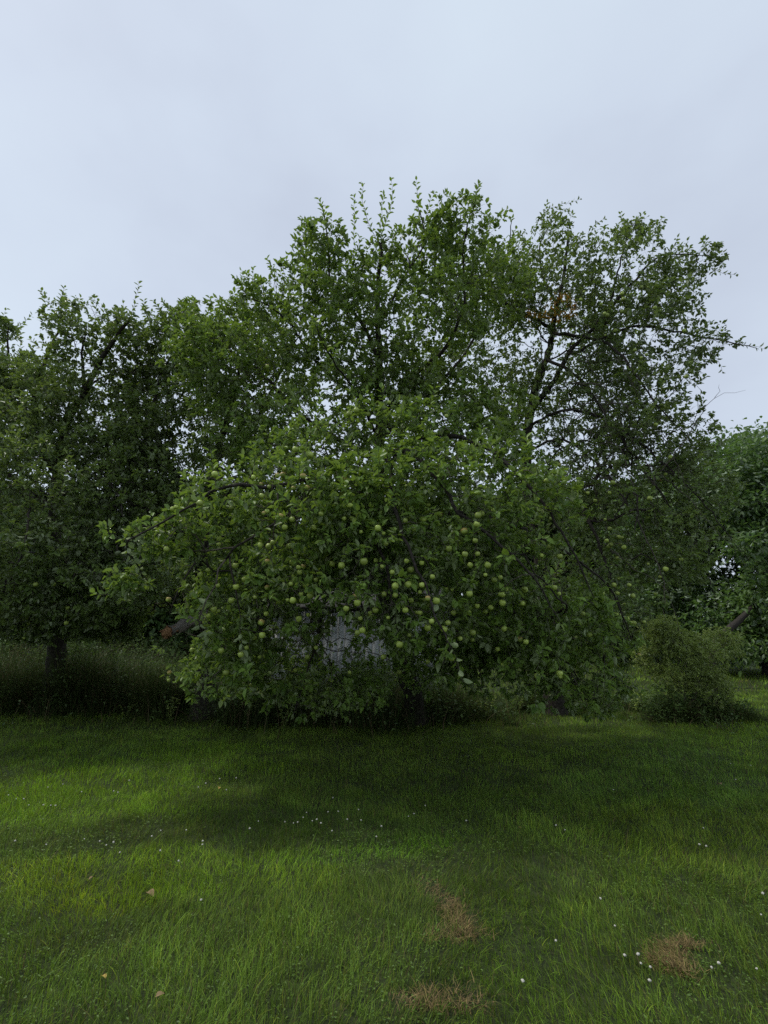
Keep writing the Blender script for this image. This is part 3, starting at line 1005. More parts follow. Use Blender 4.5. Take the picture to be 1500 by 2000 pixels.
# ================================================================== apple tree left of centre, behind, with the broken limb
APC = [(471,863),(353,872),(377,873),(378,848),(327,878),(341,897),(366,820),(428,822),(488,842),(472,863),(410,760),(445,790),(380,930),(330,840)]
baseC = np.array([P(405, 1290, 9.3)[0], 9.3, 0])
rootC = empty('apple_tree', baseC)
tag(rootC, 'apple tree left of the middle with a torn orange limb stub beside its dark trunk', 'apple tree')
C_ = Skel()
b = baseC.copy(); b[2] = -.05
C_.limb([b, P(408, 1230, 9.3), P(395, 1120, 9.2), P(400, 1010, 9.0), P(420, 900, 8.8), P(450, 800, 8.6), P(470, 710, 8.3)], .20, .03)
C_.trunk_len = 1.9
limbs(C_, [
    ([(400, 1020, 9.0), (340, 920, 8.7), (300, 820, 8.4), (320, 720, 8.1), (370, 660, 7.9)], .08, .01),
    ([(420, 900, 8.8), (500, 820, 8.5), (560, 700, 8.3), (590, 640, 8.2)], .06, .01),
    ([(395, 1080, 9.1), (300, 1000, 8.4), (220, 990, 7.8), (170, 1040, 7.5)], .06, .008),
    ([(395, 1080, 9.1), (330, 1050, 8.0), (280, 1080, 7.3), (250, 1140, 7.1)], .05, .008),
    ([(450, 800, 8.6), (420, 720, 8.2), (400, 650, 8.0), (350, 620, 7.9)], .04, .008),
    ([(400, 1010, 9.0), (470, 950, 8.4), (560, 960, 8.0)], .04, .008),
])
attC = blobs([
    (380, 720, 8.3, 1.3, 1.0, .8, 280, .2),
    (400, 900, 8.3, 1.8, 1.1, 1.1, 480, .3),
    (300, 980, 8.0, 1.3, 1.0, .9, 300, .2),
    (520, 740, 8.5, 1.2, .9, 1.0, 240, .2),
    (560, 960, 8.3, 1.3, .8, .8, 180, .2),
    (300, 830, 8.0, .8, .8, .9, 180, .2),
    (200, 1090, 7.9, .8, .7, .5, 120, .1),
    (430, 860, 8.9, 1.4, .9, 1.0, 420, 0),
    (300, 900, 8.8, 1.3, .9, 1.1, 380, 0),
    (350, 760, 8.8, 1.2, .8, .8, 260, 0),
    (330, 1150, 9.6, 1.3, .7, .6, 220, .1),
    (250, 1170, 9.0, 1.2, .7, .45, 200, 0),
    (420, 650, 8.1, 1.0, .7, .5, 220, 0),
    (520, 660, 8.3, .9, .7, .6, 180, 0),
    (340, 650, 8.0, .6, .6, .4, 120, 0),
    (480, 1130, 9.0, 1.2, .7, .7, 200, .1),
    (640, 1080, 9.0, 1.4, .7, .8, 200, .1),
])
C_.fill(attC, bf=.22, droop=.35)
C_.sprout(50, 50, .12, .32)
C_.finish()
build_wood(C_, rootC, .018, max_branch=50)
lvC = grow_leaves(C_, 6, .086, lambda p: .82 * (.6 + .5 * vnoise(p, .5, 53)) * np.where((proj(p)[0] > 290) & (proj(p)[0] < 400) & (proj(p)[1] > 1180) & (p[:, 1] < 9.3), 0, 1))
apC = hang_apples(C_, rootC, APC, 26, zone=lambda x, y: (y > 700) & (y < 1000) & (x > 300))
lvC = clear_round(lvC, apC[:len(APC)])
finish_tree(C_, rootC, lvC, M_LEAF_BACK, 120)
# the broken limb
pts = np.array(catmull([P(405, 1205, 9.2), P(375, 1213, 8.8), P(350, 1226, 8.5), P(330, 1234, 8.3)], .06))
V, Fq = tube(pts + R.normal(0, .012, pts.shape), np.linspace(.13, .085, len(pts)) * (1 + .16 * np.sin(np.arange(len(pts)) * 1.3) + R.normal(0, .06, len(pts))), 14, knob=.14)
o = mesh_np('broken_limb', V, Fq, M_PALE, rootC, smooth=True)
o['label'] = 'pale grey broken limb stub'
e0 = pts[-1]; dd = norm(pts[-1] - pts[-3])
tp = np.array([e0 - dd * .02, e0 + dd * .04, e0 + dd * .10, e0 + dd * .15 + np.array([0, 0, -.02])])
V, Fq = tube(tp, np.array([.088, .10, .065, .012]), 12, knob=.45)
mesh_np('torn_end', V, Fq, M_TORN, rootC)['label'] = 'orange brown torn wood at the end of the broken limb'
for k in range(16):
    a = R.uniform(0, 6.28); s0 = e0 + np.array([math.cos(a) * .065, 0, math.sin(a) * .065]) - dd * R.uniform(0, .12)
    q = np.array([s0, s0 + dd * .08, s0 + dd * R.uniform(.12, .22) + R.normal(0, .02, 3)])
    V, Fq = tube(q, np.array([.022, .014, .002]), 5)
    mesh_np('splinter', V, Fq, M_TORN, rootC)

# ================================================================== left apple tree
baseD = np.array([P(112, 1290, 9.8)[0], 9.8, 0])
rootD = empty('apple_tree', baseD)
tag(rootD, 'dense apple tree at the left with a slanting dark limb and two upright leafy peaks', 'apple tree')
D = Skel()
b = baseD.copy(); b[2] = -.05
D.limb([b, P(115, 1240, 9.8), P(110, 1150, 9.7), P(105, 1040, 9.4), P(110, 930, 9.0), P(130, 830, 8.5), P(165, 765, 8.1), P(205, 690, 7.7), P(255, 620, 7.4)], .19, .025)
D.trunk_len = 2.0
limbs(D, [
    ([(110, 930, 9.0), (60, 830, 8.6), (80, 730, 8.2), (110, 650, 7.9), (130, 600, 7.7)], .07, .01),
    ([(108, 1000, 9.2), (20, 930, 8.6), (-60, 880, 8.2), (-120, 860, 8.0)], .07, .01),
    ([(108, 1000, 9.2), (80, 960, 8.0), (60, 980, 7.0), (50, 1060, 6.4)], .06, .008),
    ([(110, 980, 9.1), (170, 930, 8.2), (220, 950, 7.4), (240, 1010, 7.0)], .05, .008),
    ([(165, 765, 8.1), (160, 690, 7.8), (170, 640, 7.6)], .04, .008),
    ([(106, 1100, 9.6), (60, 1080, 8.4), (20, 1120, 7.4), (0, 1180, 7.0)], .05, .008),
    ([(106, 1100, 9.6), (180, 1080, 8.8), (250, 1130, 8.4)], .04, .008),
])
limbs(D, [
    ([(255, 630, 7.4), (262, 590, 7.4), (272, 548, 7.3)], .004, .002),
    ([(250, 640, 7.4), (245, 610, 7.4), (240, 585, 7.4)], .004, .002),
    ([(120, 650, 7.7), (105, 610, 7.7), (85, 572, 7.7)], .004, .002),
    ([(130, 640, 7.7), (125, 600, 7.7), (125, 568, 7.7)], .004, .002),
    ([(150, 640, 7.7), (155, 600, 7.6), (158, 578, 7.6)], .004, .002),
    ([(190, 650, 7.6), (200, 620, 7.6), (205, 598, 7.6)], .004, .002),
    ([(270, 660, 7.4), (290, 625, 7.4), (298, 605, 7.4)], .004, .002),
    ([(120, 960, 6.6), (128, 920, 6.5), (135, 880, 6.5)], .004, .002),
    ([(30, 720, 7.9), (40, 680, 7.8), (40, 648, 7.7)], .004, .002),
], kind=2)
attD = blobs([
    (180, 650, 7.7, .95, .7, .55, 210, .1),
    (150, 760, 8.1, 1.2, .9, .7, 360, .1),
    (190, 830, 8.8, 1.2, .8, .9, 360, 0),
    (60, 760, 8.8, 1.1, .8, .7, 260, 0),
    (110, 1228, 8.5, 1.0, .4, .22, 200, 0),
    (20, 1215, 8.3, .8, .4, .25, 130, 0),
    (240, 1225, 9.0, .8, .4, .25, 130, 0),
    (60, 840, 8.0, 1.3, 1.0, .8, 300, .2),
    (100, 960, 7.6, 1.6, 1.2, .9, 460, .3),
    (60, 1090, 7.4, 1.5, 1.2, .65, 380, .2),
    (220, 900, 7.9, .9, .9, .8, 220, .2),
    (220, 1060, 8.0, .8, .8, .6, 170, .2),
    (30, 1160, 7.2, .7, .6, .35, 80, 0),
    (120, 1195, 7.8, 1.0, .6, .35, 160, 0),
    (200, 1140, 7.6, 1.2, .8, .5, 240, 0),
    (60, 1130, 8.6, 1.6, .8, .6, 260, 0),
    (260, 960, 8.6, 1.0, .8, .9, 260, 0),
    (290, 720, 8.2, .7, .6, .6, 150, 0),
    (150, 1170, 8.6, 1.7, .7, .45, 220, 0),
    (60, 1190, 8.9, 1.3, .5, .35, 120, 0),
])
D.fill(attD, bf=.22, droop=.35)
D.sprout(60, 90, .12, .34)
D.finish()
build_wood(D, rootD, .018, max_branch=50)
lvD = grow_leaves(D, 6.2, .088, lambda p: .85 * (.6 + .5 * vnoise(p, .5, 54)) * np.where((proj(p)[0] > 290) & (proj(p)[1] > 1180), 0, 1))
hang_apples(D, rootD, [(47, 1246), (105, 1155), (70, 1142)], 12, zone=lambda x, y: (y > 850) & (x > 0))
finish_tree(D, rootD, lvD, M_LEAF_BACK, 200)

# far left tree, mostly out of the frame
baseE = np.array([P(5, 1290, 12)[0] - 1.6, 10.6, 0])
rootE = empty('apple_tree', baseE)
tag(rootE, 'dark bushy apple tree cut off by the left edge of the picture', 'apple tree')
E = Skel()
b = baseE.copy(); b[2] = -.05
E.limb([b, b + np.array([.1, -.1, 1.2]), b + np.array([.2, -.3, 2.6]), b + np.array([.3, -.6, 4.4]), P(-60, 690, 9.2)], .20, .03)
E.trunk_len = 1.8
limbs(E, [([(-30, 800, 9.3), (10, 720, 9.0), (15, 640, 8.8)], .05, .01), ([(-60, 900, 9.6), (40, 850, 9.2), (110, 800, 9.2)], .05, .01)])
limbs(E, [([(10, 660, 8.8), (5, 630, 8.8), (12, 600, 8.8)], .004, .002), ([(0, 660, 8.8), (-8, 640, 8.8), (2, 615, 8.8)], .004, .002)], kind=2)
attE = blobs([(-60, 760, 9.2, 1.5, 1.0, .9, 330, .2), (20, 760, 9.3, .9, .9, .8, 240, .2), (-80, 980, 9.4, 1.8, 1.2, 1.5, 420, .3), (60, 900, 9.8, 1.4, 1.0, 1.2, 260, .2), (5, 650, 8.9, .3, .4, .3, 40, 0)])
E.fill(attE, bf=.22, droop=.3)
E.sprout(30, 20)
E.finish()
build_wood(E, rootE, .02, max_branch=30)
finish_tree(E, rootE, grow_leaves(E, 5.2, .092, lambda p: .85 + 0 * p[:, 0]), M_LEAF_BACK, 60)


# ================================================================== trees beyond the orchard
def big_tree(label, bx, by, H, spread, mat, nleaf, size, seed, name='shade_tree', lean=0, low=.18, group=None, pale=None, natt=300):
    root = empty(name, (bx, by, 0))
    tag(root, label, 'tree', group)
    s = Skel()
    top = np.array([bx + lean, by, H * .8])
    s.limb([np.array([bx, by, -.1]), np.array([bx + lean * .2, by, H * .25]), np.array([bx + lean * .6, by + .2, H * .5]), top], H * .022, H * .005, step=.4, wob=.05)
    s.trunk_len = H * .15
    rg = np.random.default_rng(seed)
    att = []
    nb_ = 15
    for k in range(nb_):
        a = rg.uniform(0, 2 * np.pi); zz = H * (low + (1 - low) * (k + .5) / nb_) * .95
        env = spread * (1 - .62 * (max(0, zz / H - .35) / .65) ** 1.6)
        rr = env * rg.uniform(.35, .75) if k < nb_ - 1 else 0
        cc = np.array([bx + lean * zz / H + rr * math.cos(a), by + rr * math.sin(a), zz])
        br = spread * rg.uniform(.26, .44)
        u = norm(rg.normal(0, 1, (natt // nb_, 3)))
        q = cc + u * (rg.uniform(.55, 1, (len(u), 1))) * np.array([br, br, br * .75])
        att.append(q)
    att = np.concatenate(att)
    att = att[att[:, 2] > .5]
    s.n0 = s.n
    mainp = s.p[:s.n].copy()
    dm = np.array([np.min(((mainp - a) ** 2).sum(1)) for a in att])
    for k in np.argsort(dm):
        a = att[k]
        c = np.sqrt(((s.p[:s.n] - a) ** 2).sum(1)) + .25 * s.path[:s.n] + np.where(s.path[:s.n] < s.trunk_len, 3, 0)
        s.curve(int(np.argmin(c)), a, 0, step=.5, droop=.1, rough=.05)
    s.finish(r0=.006, ex=2.3)
    build_wood(s, root, .06, max_branch=14)
    # leaf clumps round the twig ends
    idx = np.where(s.rad < .05)[0]
    I = rg.choice(idx, nleaf)
    jit = rg.normal(0, 1, (nleaf, 3)) * np.array([.27, .27, .17]) * (spread / 3.2)
    o_ = s.p[I] + jit
    dj = norm(jit)
    d_ = norm(dj + rg.normal(0, .5, (nleaf, 3)) + np.array([0, 0, -.3]))
    n_ = norm(dj * .7 + np.array([0, 0, .9]) + rg.normal(0, .4, (nleaf, 3)))
    if pale is not None:
        fl = pale(o_)
        n_ = np.where((rg.random(nleaf) < fl)[:, None], -n_, n_)
    rn = np.clip(.1 + .8 * vnoise(o_, 1.1, seed) + rg.normal(0, .18, nleaf), 0, 1)
    lv = dict(o=o_, d=d_, n=n_, size=size * rg.uniform(.6, 1.25, nleaf), rnd=rn)
    leaf_cloud('foliage', lv, mat, root)
    return root


def gx_at(px, Yd):
    return P(px, 1235, Yd)[0]


pale = lambda p: np.where(vnoise(p, 1.3, 77) > .66, .40, .05)
big_tree('large shade tree at the right edge with pale leaf undersides', gx_at(1490, 17.5), 17.5, 8.9, 4.0, M_MAPLE, 30000, .19, 11, 'maple_tree', pale=pale, low=.10, natt=420)
big_tree('rounded shade tree just right of the drooping bare branches', gx_at(1350, 20), 20, 9.2, 3.4, M_MAPLE, 22000, .20, 12, 'maple_tree', pale=pale, low=.08, natt=360)
big_tree('dark shade tree leaning in from beyond the right edge', gx_at(1640, 15), 15, 8.3, 3.0, M_MAPLE, 16000, .18, 13, 'maple_tree', pale=pale, low=.12, lean=-1.2, natt=300)
bgt = [(1230, 27, 10.0, 4.2, 'woodland tree behind the tall apple tree'),
       (1090, 30, 11.0, 4.4, 'woodland tree seen low between the forked trunk and the front tree'),
       (930, 31, 10.6, 4.6, 'woodland tree seen through the middle of the front apple tree'),
       (770, 29, 10.2, 4.4, 'woodland tree behind the grey shed'),
       (600, 31, 11.0, 4.6, 'woodland tree to the left behind the shed roof'),
       (440, 29, 10.2, 4.4, 'woodland tree behind the torn limb stub'),
       (280, 30, 10.8, 4.6, 'woodland tree seen dark beyond the bright strip of grass'),
       (110, 28, 10.0, 4.4, 'woodland tree behind the left apple tree'),
       (-60, 27, 10.0, 4.6, 'woodland tree at the left end of the distant row')]
bgt += [(1010, 37, 13.0, 5.0, 'taller woodland tree farther back, right of the middle'),
        (860, 36, 12.4, 5.0, 'taller woodland tree farther back, straight behind the front tree'),
        (680, 37, 13.0, 5.0, 'taller woodland tree farther back, left of the middle'),
        (520, 36, 12.4, 5.0, 'taller woodland tree farther back, above the torn limb'),
        (340, 37, 13.0, 5.0, 'taller woodland tree farther back at the left'),
        (1160, 36, 12.4, 5.0, 'taller woodland tree farther back, behind the leaning dark trunk of the right apple tree')]
for k, (px_, yd, h_, sp_, lab) in enumerate(bgt):
    big_tree(lab, gx_at(px_, yd), yd, h_, sp_, M_WOODS, 20000, .40, 40 + k, 'woodland_tree', low=.0, group='trees in the distant woodland row', natt=260)
# leaning dark tree trunk beside the shrub
ln = empty('leaning_trunk', G(1385, 1345) * np.array([1, 1, 0]))
tag(ln, 'dark bare trunk leaning to the right behind the shrub', 'tree trunk')
Yl = ln.location[1]
pts = np.array(catmull([np.array([ln.location[0], Yl, -.05]), P(1398, 1258, Yl), P(1420, 1232, Yl), P(1440, 1215, Yl + .5), P(1460, 1196, Yl + 1.2), P(1490, 1165, Yl + 3.0)], .15))
V, Fq = tube(pts, np.linspace(.12, .05, len(pts)), 10, knob=.14)
mesh_np('trunk', V, Fq, M_BARK, ln, smooth=True)

# ================================================================== shed behind the middle tree
sx0, sx1, sy = P(520, 1300, 10.6)[0], P(872, 1300, 10.6)[0], 10.6
shed = empty('garden_shed', ((sx0 + sx1) / 2, sy, 0))
tag(shed, 'low weathered white board shed half hidden behind the middle apple tree', 'shed')


def box(name, x0, x1, y0, y1, z0, z1, mat, parent, bev=0):
    v_ = np.array([[x0, y0, z0], [x1, y0, z0], [x1, y1, z0], [x0, y1, z0], [x0, y0, z1], [x1, y0, z1], [x1, y1, z1], [x0, y1, z1]])
    f_ = np.array([[0, 3, 2, 1], [4, 5, 6, 7], [0, 1, 5, 4], [1, 2, 6, 5], [2, 3, 7, 6], [3, 0, 4, 7]])
    return mesh_np(name, v_, f_, mat, parent)


dp = 2.4
hgt = 2.02
box('wall', sx0 + .04, sx1 - .04, sy + .03, sy + dp, .04, hgt, M_BOARD, shed)
xx = sx0
k = 0
while xx < sx1 - .05:
    w_ = min(R.uniform(.145, .165), sx1 - xx)
    box('board', xx, xx + w_ - .010, sy - R.uniform(.0, .010), sy + .028, .02 + R.uniform(0, .03), hgt + .02, M_BOARD, shed)
    xx += w_; k += 1
for sgn, xs in ((0, sx0), (1, sx1)):
    yy = sy + .04
    while yy < sy + dp - .05:
        x0_, x1_ = (xs, xs + .035) if sgn == 0 else (xs - .035, xs)
        box('board', x0_, x1_, yy, yy + .145, .03, hgt, M_BOARD, shed)
        yy += .155
rv_ = np.array([[sx0 - .15, sy - .18, hgt + .03], [sx1 + .15, sy - .18, hgt + .03], [sx1 + .15, sy + dp / 2, hgt + .55], [sx0 - .15, sy + dp / 2, hgt + .55], [sx1 + .15, sy + dp + .18, hgt + .03], [sx0 - .15, sy + dp + .18, hgt + .03]])
rv2 = rv_ + np.array([0, 0, .05])
vv = np.concatenate([rv_, rv2])
ff = np.array([[0, 3, 2, 1], [3, 5, 4, 2], [6, 7, 8, 9], [9, 8, 10, 11], [0, 1, 7, 6], [4, 5, 11, 10], [1, 2, 8, 7], [2, 4, 10, 8], [3, 0, 6, 9], [5, 3, 9, 11]])
mesh_np('roof', vv, ff, M_ROOF, shed)
box('corner_post', sx1 + .002, sx1 + .09, sy - .02, sy + .07, 0, hgt, M_BOARD, shed)

# ================================================================== shrub on the right
shr = empty('shrub', G(1345, 1405) * np.array([1, 1, 0]))
tag(shr, 'twiggy light green shrub rising from long grass at the right', 'shrub')
bs = np.array(shr.location)
S = Skel()
S.add(bs + np.array([0, 0, -.03]), -1, .03, 1)
S.trunk_len = .1
for k in range(8):
    a = k / 8 * 6.28 + R.uniform(-.3, .3)
    q = S.curve(0, bs + np.array([math.cos(a) * .18, math.sin(a) * .18, .35]), 1, r=.014, droop=0)
YS = bs[1]
attS = blobs([(1330, 1290, YS - .2, .75, .6, .55, 420, .1), (1290, 1240, YS, .40, .4, .32, 140, 0), (1410, 1260, YS, .40, .4, .32, 110, 0), (1370, 1345, YS, .55, .5, .42, 170, .1), (1300, 1215, YS, .22, .2, .18, 30, 0), (1270, 1290, YS, .35, .3, .3, 70, 0)])
S.fill(attS, bf=.3, droop=.15)
S.finish(r0=.0014)
build_wood(S, shr, .010, M_TWIG, max_branch=14)
finish_tree(S, shr, grow_leaves(S, 8, .050, lambda p: .9 + 0 * p[:, 0], spread=.03), M_SHRUB, 0)


# ================================================================== grass
def blades(x, y, h, w, tone, lean, segs, name, mat, z0=None, kind='stuff', droop=1.0, leandir=None, origin=None):
    n = len(x)
    z0 = ground_z(x, y) if z0 is None else z0
    base = np.stack([x, y, z0 - .01], 1)
    a = R.uniform(0, 2 * np.pi, n) if leandir is None else leandir
    ld = np.stack([np.cos(a), np.sin(a), np.zeros(n)], 1)
    fa = a + np.pi / 2 + R.normal(0, .6, n)
    sd = np.stack([np.cos(fa), np.sin(fa), np.zeros(n)], 1)
    rows = []
    for k in range(segs):
        t = k / segs
        c = base + ld * (lean * h * t ** 1.8 * droop)[:, None]
        c[:, 2] += h * (t - .32 * np.minimum(lean, 1.3) * t * t)
        ww = w * (1 - .75 * t ** 1.6) * .5
        rows += [c - sd * ww[:, None], c + sd * ww[:, None]]
    c = base + ld * (lean * h * droop)[:, None]
    c[:, 2] += h * (1 - .32 * np.minimum(lean, 1.3))
    rows.append(c)
    m = len(rows)
    V = np.stack(rows, 1).reshape(-1, 3)
    off = (np.arange(n) * m)[:, None]
    fl = []
    for k in range(segs - 1):
        fl.append(off + np.array([[2 * k, 2 * k + 1, 2 * k + 3, 2 * k + 2]]))
    tri = off + np.array([[2 * segs - 2, 2 * segs - 1, 2 * segs]])
    faces = ([np.concatenate(fl)] if fl else []) + [tri]
    col = np.concatenate([tone] * (segs - 1) + [tone]) if fl else tone
    o = mesh_np(name, V, faces, mat, None, None, False, origin=origin, col=col)
    if kind: o['kind'] = kind
    return o


# sward colour: patches of different grasses and clover, with painted sun and tree shade
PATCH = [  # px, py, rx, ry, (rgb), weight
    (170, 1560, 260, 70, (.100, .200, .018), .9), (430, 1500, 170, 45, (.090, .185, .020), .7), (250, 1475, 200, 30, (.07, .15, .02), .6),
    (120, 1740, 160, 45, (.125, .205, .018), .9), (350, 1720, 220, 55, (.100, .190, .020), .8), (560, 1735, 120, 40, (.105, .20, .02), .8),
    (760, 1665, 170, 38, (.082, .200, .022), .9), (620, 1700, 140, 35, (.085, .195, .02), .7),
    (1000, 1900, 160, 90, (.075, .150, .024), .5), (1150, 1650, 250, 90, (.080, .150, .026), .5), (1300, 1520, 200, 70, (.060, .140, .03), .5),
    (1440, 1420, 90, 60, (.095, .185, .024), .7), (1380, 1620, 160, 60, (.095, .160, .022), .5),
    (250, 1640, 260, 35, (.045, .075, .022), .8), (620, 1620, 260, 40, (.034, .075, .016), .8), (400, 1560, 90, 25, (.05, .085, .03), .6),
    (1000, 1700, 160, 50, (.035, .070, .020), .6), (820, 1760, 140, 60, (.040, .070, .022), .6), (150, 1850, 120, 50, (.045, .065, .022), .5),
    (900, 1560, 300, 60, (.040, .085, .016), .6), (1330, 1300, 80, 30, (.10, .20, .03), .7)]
BROWN = [(870, 1775, 38, 34), (905, 1825, 36, 32), (860, 1850, 30, 14), (1310, 1880, 42, 20), (1330, 1915, 30, 22), (880, 1985, 60, 20), (800, 1995, 60, 14), (1345, 1865, 26, 10)]


def brown(px, py, noise):
    b_ = np.zeros(len(px))
    for bx, by, rx, ry in BROWN:
        d = ((px - bx) / rx) ** 2 + ((py - by) / ry) ** 2
        b_ = np.maximum(b_, np.clip(1.5 - d * (1 + noise * .8), 0, 1))
    return b_


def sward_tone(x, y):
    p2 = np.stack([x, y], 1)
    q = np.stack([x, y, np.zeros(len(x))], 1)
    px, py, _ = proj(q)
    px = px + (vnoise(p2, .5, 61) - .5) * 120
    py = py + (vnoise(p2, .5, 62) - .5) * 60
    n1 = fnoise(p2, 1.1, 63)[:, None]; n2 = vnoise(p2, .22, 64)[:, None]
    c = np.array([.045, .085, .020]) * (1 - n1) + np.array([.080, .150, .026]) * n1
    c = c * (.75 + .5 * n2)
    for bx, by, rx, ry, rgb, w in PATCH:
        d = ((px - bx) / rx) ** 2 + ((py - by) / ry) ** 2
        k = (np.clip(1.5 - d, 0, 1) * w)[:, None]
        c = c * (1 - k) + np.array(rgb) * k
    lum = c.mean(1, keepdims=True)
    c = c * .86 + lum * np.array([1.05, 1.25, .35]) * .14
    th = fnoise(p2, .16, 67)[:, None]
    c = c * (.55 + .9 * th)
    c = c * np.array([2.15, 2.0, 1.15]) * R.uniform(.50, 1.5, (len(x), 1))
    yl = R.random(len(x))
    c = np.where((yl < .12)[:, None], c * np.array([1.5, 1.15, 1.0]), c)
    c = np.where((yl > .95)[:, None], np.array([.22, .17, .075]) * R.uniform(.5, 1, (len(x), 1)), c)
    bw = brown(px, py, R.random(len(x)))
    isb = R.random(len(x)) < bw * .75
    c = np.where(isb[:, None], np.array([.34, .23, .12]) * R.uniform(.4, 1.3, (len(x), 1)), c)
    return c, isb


def scatter(y0, y1, dens, margin=.9):
    xm = .86 * y1 + margin
    n = int(2 * xm * (y1 - y0) * dens)
    x = R.uniform(-xm, xm, n); y = R.uniform(y0, y1, n)
    k = np.abs(x) < .86 * y + margin
    return x[k], y[k]


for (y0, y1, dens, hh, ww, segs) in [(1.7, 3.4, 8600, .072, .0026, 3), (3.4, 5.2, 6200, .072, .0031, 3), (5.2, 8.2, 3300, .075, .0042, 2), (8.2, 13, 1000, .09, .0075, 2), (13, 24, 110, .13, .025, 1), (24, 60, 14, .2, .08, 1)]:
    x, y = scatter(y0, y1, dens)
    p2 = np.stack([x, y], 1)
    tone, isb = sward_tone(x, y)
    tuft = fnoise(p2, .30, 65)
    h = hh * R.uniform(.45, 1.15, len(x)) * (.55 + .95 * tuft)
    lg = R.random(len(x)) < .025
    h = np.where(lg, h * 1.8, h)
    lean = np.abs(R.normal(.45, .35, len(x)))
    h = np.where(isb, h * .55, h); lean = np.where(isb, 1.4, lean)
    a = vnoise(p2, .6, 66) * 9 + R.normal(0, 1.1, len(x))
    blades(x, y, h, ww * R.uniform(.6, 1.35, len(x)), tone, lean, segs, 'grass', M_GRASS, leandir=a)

# clover and plantain leaves low in the sward
for (y0, y1, dens, sz) in [(1.8, 3.6, 1700, .011), (3.6, 6.0, 900, .014), (6.0, 9.5, 300, .020)]:
    x, y = scatter(y0, y1, dens)
    p2 = np.stack([x, y], 1)
    k = fnoise(p2, .8, 91) + R.normal(0, .06, len(x)) > .53
    x, y = x[k], y[k]; m = len(x)
    O = np.stack([x, y, ground_z(x, y) + R.uniform(.012, .042, m)], 1)
    a = R.uniform(0, 6.28, m)
    leaf_cloud('clover_leaves', dict(o=O, d=np.stack([np.cos(a), np.sin(a), R.normal(.05, .2, m)], 1), n=np.stack([R.normal(0, .3, m), R.normal(0, .3, m), np.ones(m)], 1),
               size=sz * R.uniform(.6, 1.5, m), rnd=R.uniform(.0, .45, m)), M_LEAF, None)

# long unmown grass and weeds under the trees
def rough_grass(spec, name, lab):
    xs, ys, hs = [], [], []
    for (px, py, rx, ry, n, h) in spec:
        c = G(px, py)
        gx_ = R.normal(0, .5, n); gy_ = R.normal(0, .5, n)
        k = np.abs(gy_) < 1.5
        gx_, gy_ = gx_[k], gy_[k]
        xw = c[0] + rx * gx_
        xs.append(xw); ys.append(c[1] + ry * gy_ + (vnoise(np.stack([xw, xw * 0], 1), .45, 76) - .5) * .9 + np.where(R.random(len(xw)) < .12, -np.abs(R.normal(0, .45, len(xw))), 0))
        hs.append(h * (.45 + .65 * np.exp(-(gx_ ** 2 + gy_ ** 2) * 1.2)))
    x, y, h = map(np.concatenate, (xs, ys, hs))
    p2 = np.stack([x, y], 1)
    k = R.random(len(x)) < np.clip(vnoise(p2, .38, 72) * 2.2 - .55, .06, .85)      # grows in tussocks
    x, y, h, p2 = x[k], y[k], h[k], p2[k]
    n = len(x)
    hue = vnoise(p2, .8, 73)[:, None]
    tone = np.array([.050, .090, .022]) * (1 - hue) + np.array([.085, .125, .030]) * hue  # blade tones darkened to include shade from the canopy overhead
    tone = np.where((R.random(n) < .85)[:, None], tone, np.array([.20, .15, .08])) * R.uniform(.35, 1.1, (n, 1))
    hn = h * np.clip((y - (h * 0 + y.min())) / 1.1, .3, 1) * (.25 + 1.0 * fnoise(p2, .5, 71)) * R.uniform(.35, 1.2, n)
    a = vnoise(p2, .7, 74) * 9 + R.normal(0, 1.2, n)
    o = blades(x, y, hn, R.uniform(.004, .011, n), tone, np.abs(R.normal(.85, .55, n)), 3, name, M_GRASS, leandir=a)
    o['label'] = lab
    # weeds mixed into it
    m = n
    I = R.integers(0, n, m)
    hh_ = hn[I] * R.uniform(.3, 1.05, m)
    O = np.stack([x[I], y[I], hh_ + .02], 1) + R.normal(0, .03, (m, 3)) * np.array([1, 1, .4])
    clump = vnoise(np.stack([x[I], y[I]], 1), .30, 75)
    O = O[clump > .42]; m = len(O)
    D_ = norm(np.stack([R.normal(0, 1, m), R.normal(0, 1, m), R.normal(.1, .4, m)], 1))
    N_ = norm(np.stack([R.normal(0, .4, m), R.normal(0, .4, m), np.ones(m)], 1))
    w_ = leaf_cloud('ground_cover', dict(o=O, d=D_, n=N_, size=R.uniform(.02, .08, m), rnd=R.random(m)), M_WOODS, None)
    w_['label'] = 'small leaved weeds mixed into the ' + lab.split(' ', 1)[1]
    return o


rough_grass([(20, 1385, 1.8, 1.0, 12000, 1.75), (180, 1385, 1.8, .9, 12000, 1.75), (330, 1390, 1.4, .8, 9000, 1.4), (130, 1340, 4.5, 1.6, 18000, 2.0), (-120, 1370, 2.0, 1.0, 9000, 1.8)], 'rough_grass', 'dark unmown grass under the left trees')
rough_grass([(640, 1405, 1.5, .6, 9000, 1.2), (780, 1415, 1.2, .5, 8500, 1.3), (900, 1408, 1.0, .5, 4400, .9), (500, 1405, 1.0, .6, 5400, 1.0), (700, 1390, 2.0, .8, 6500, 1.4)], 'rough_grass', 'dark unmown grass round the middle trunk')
rough_grass([(1350, 1408, 1.0, .5, 6500, .65), (1420, 1400, .6, .4, 2200, .5), (1230, 1380, .8, .5, 2200, .42), (1080, 1392, 1.0, .5, 5000, .75), (1300, 1390, .8, .5, 2500, .6)], 'rough_grass', 'long grass round the foot of the shrub')


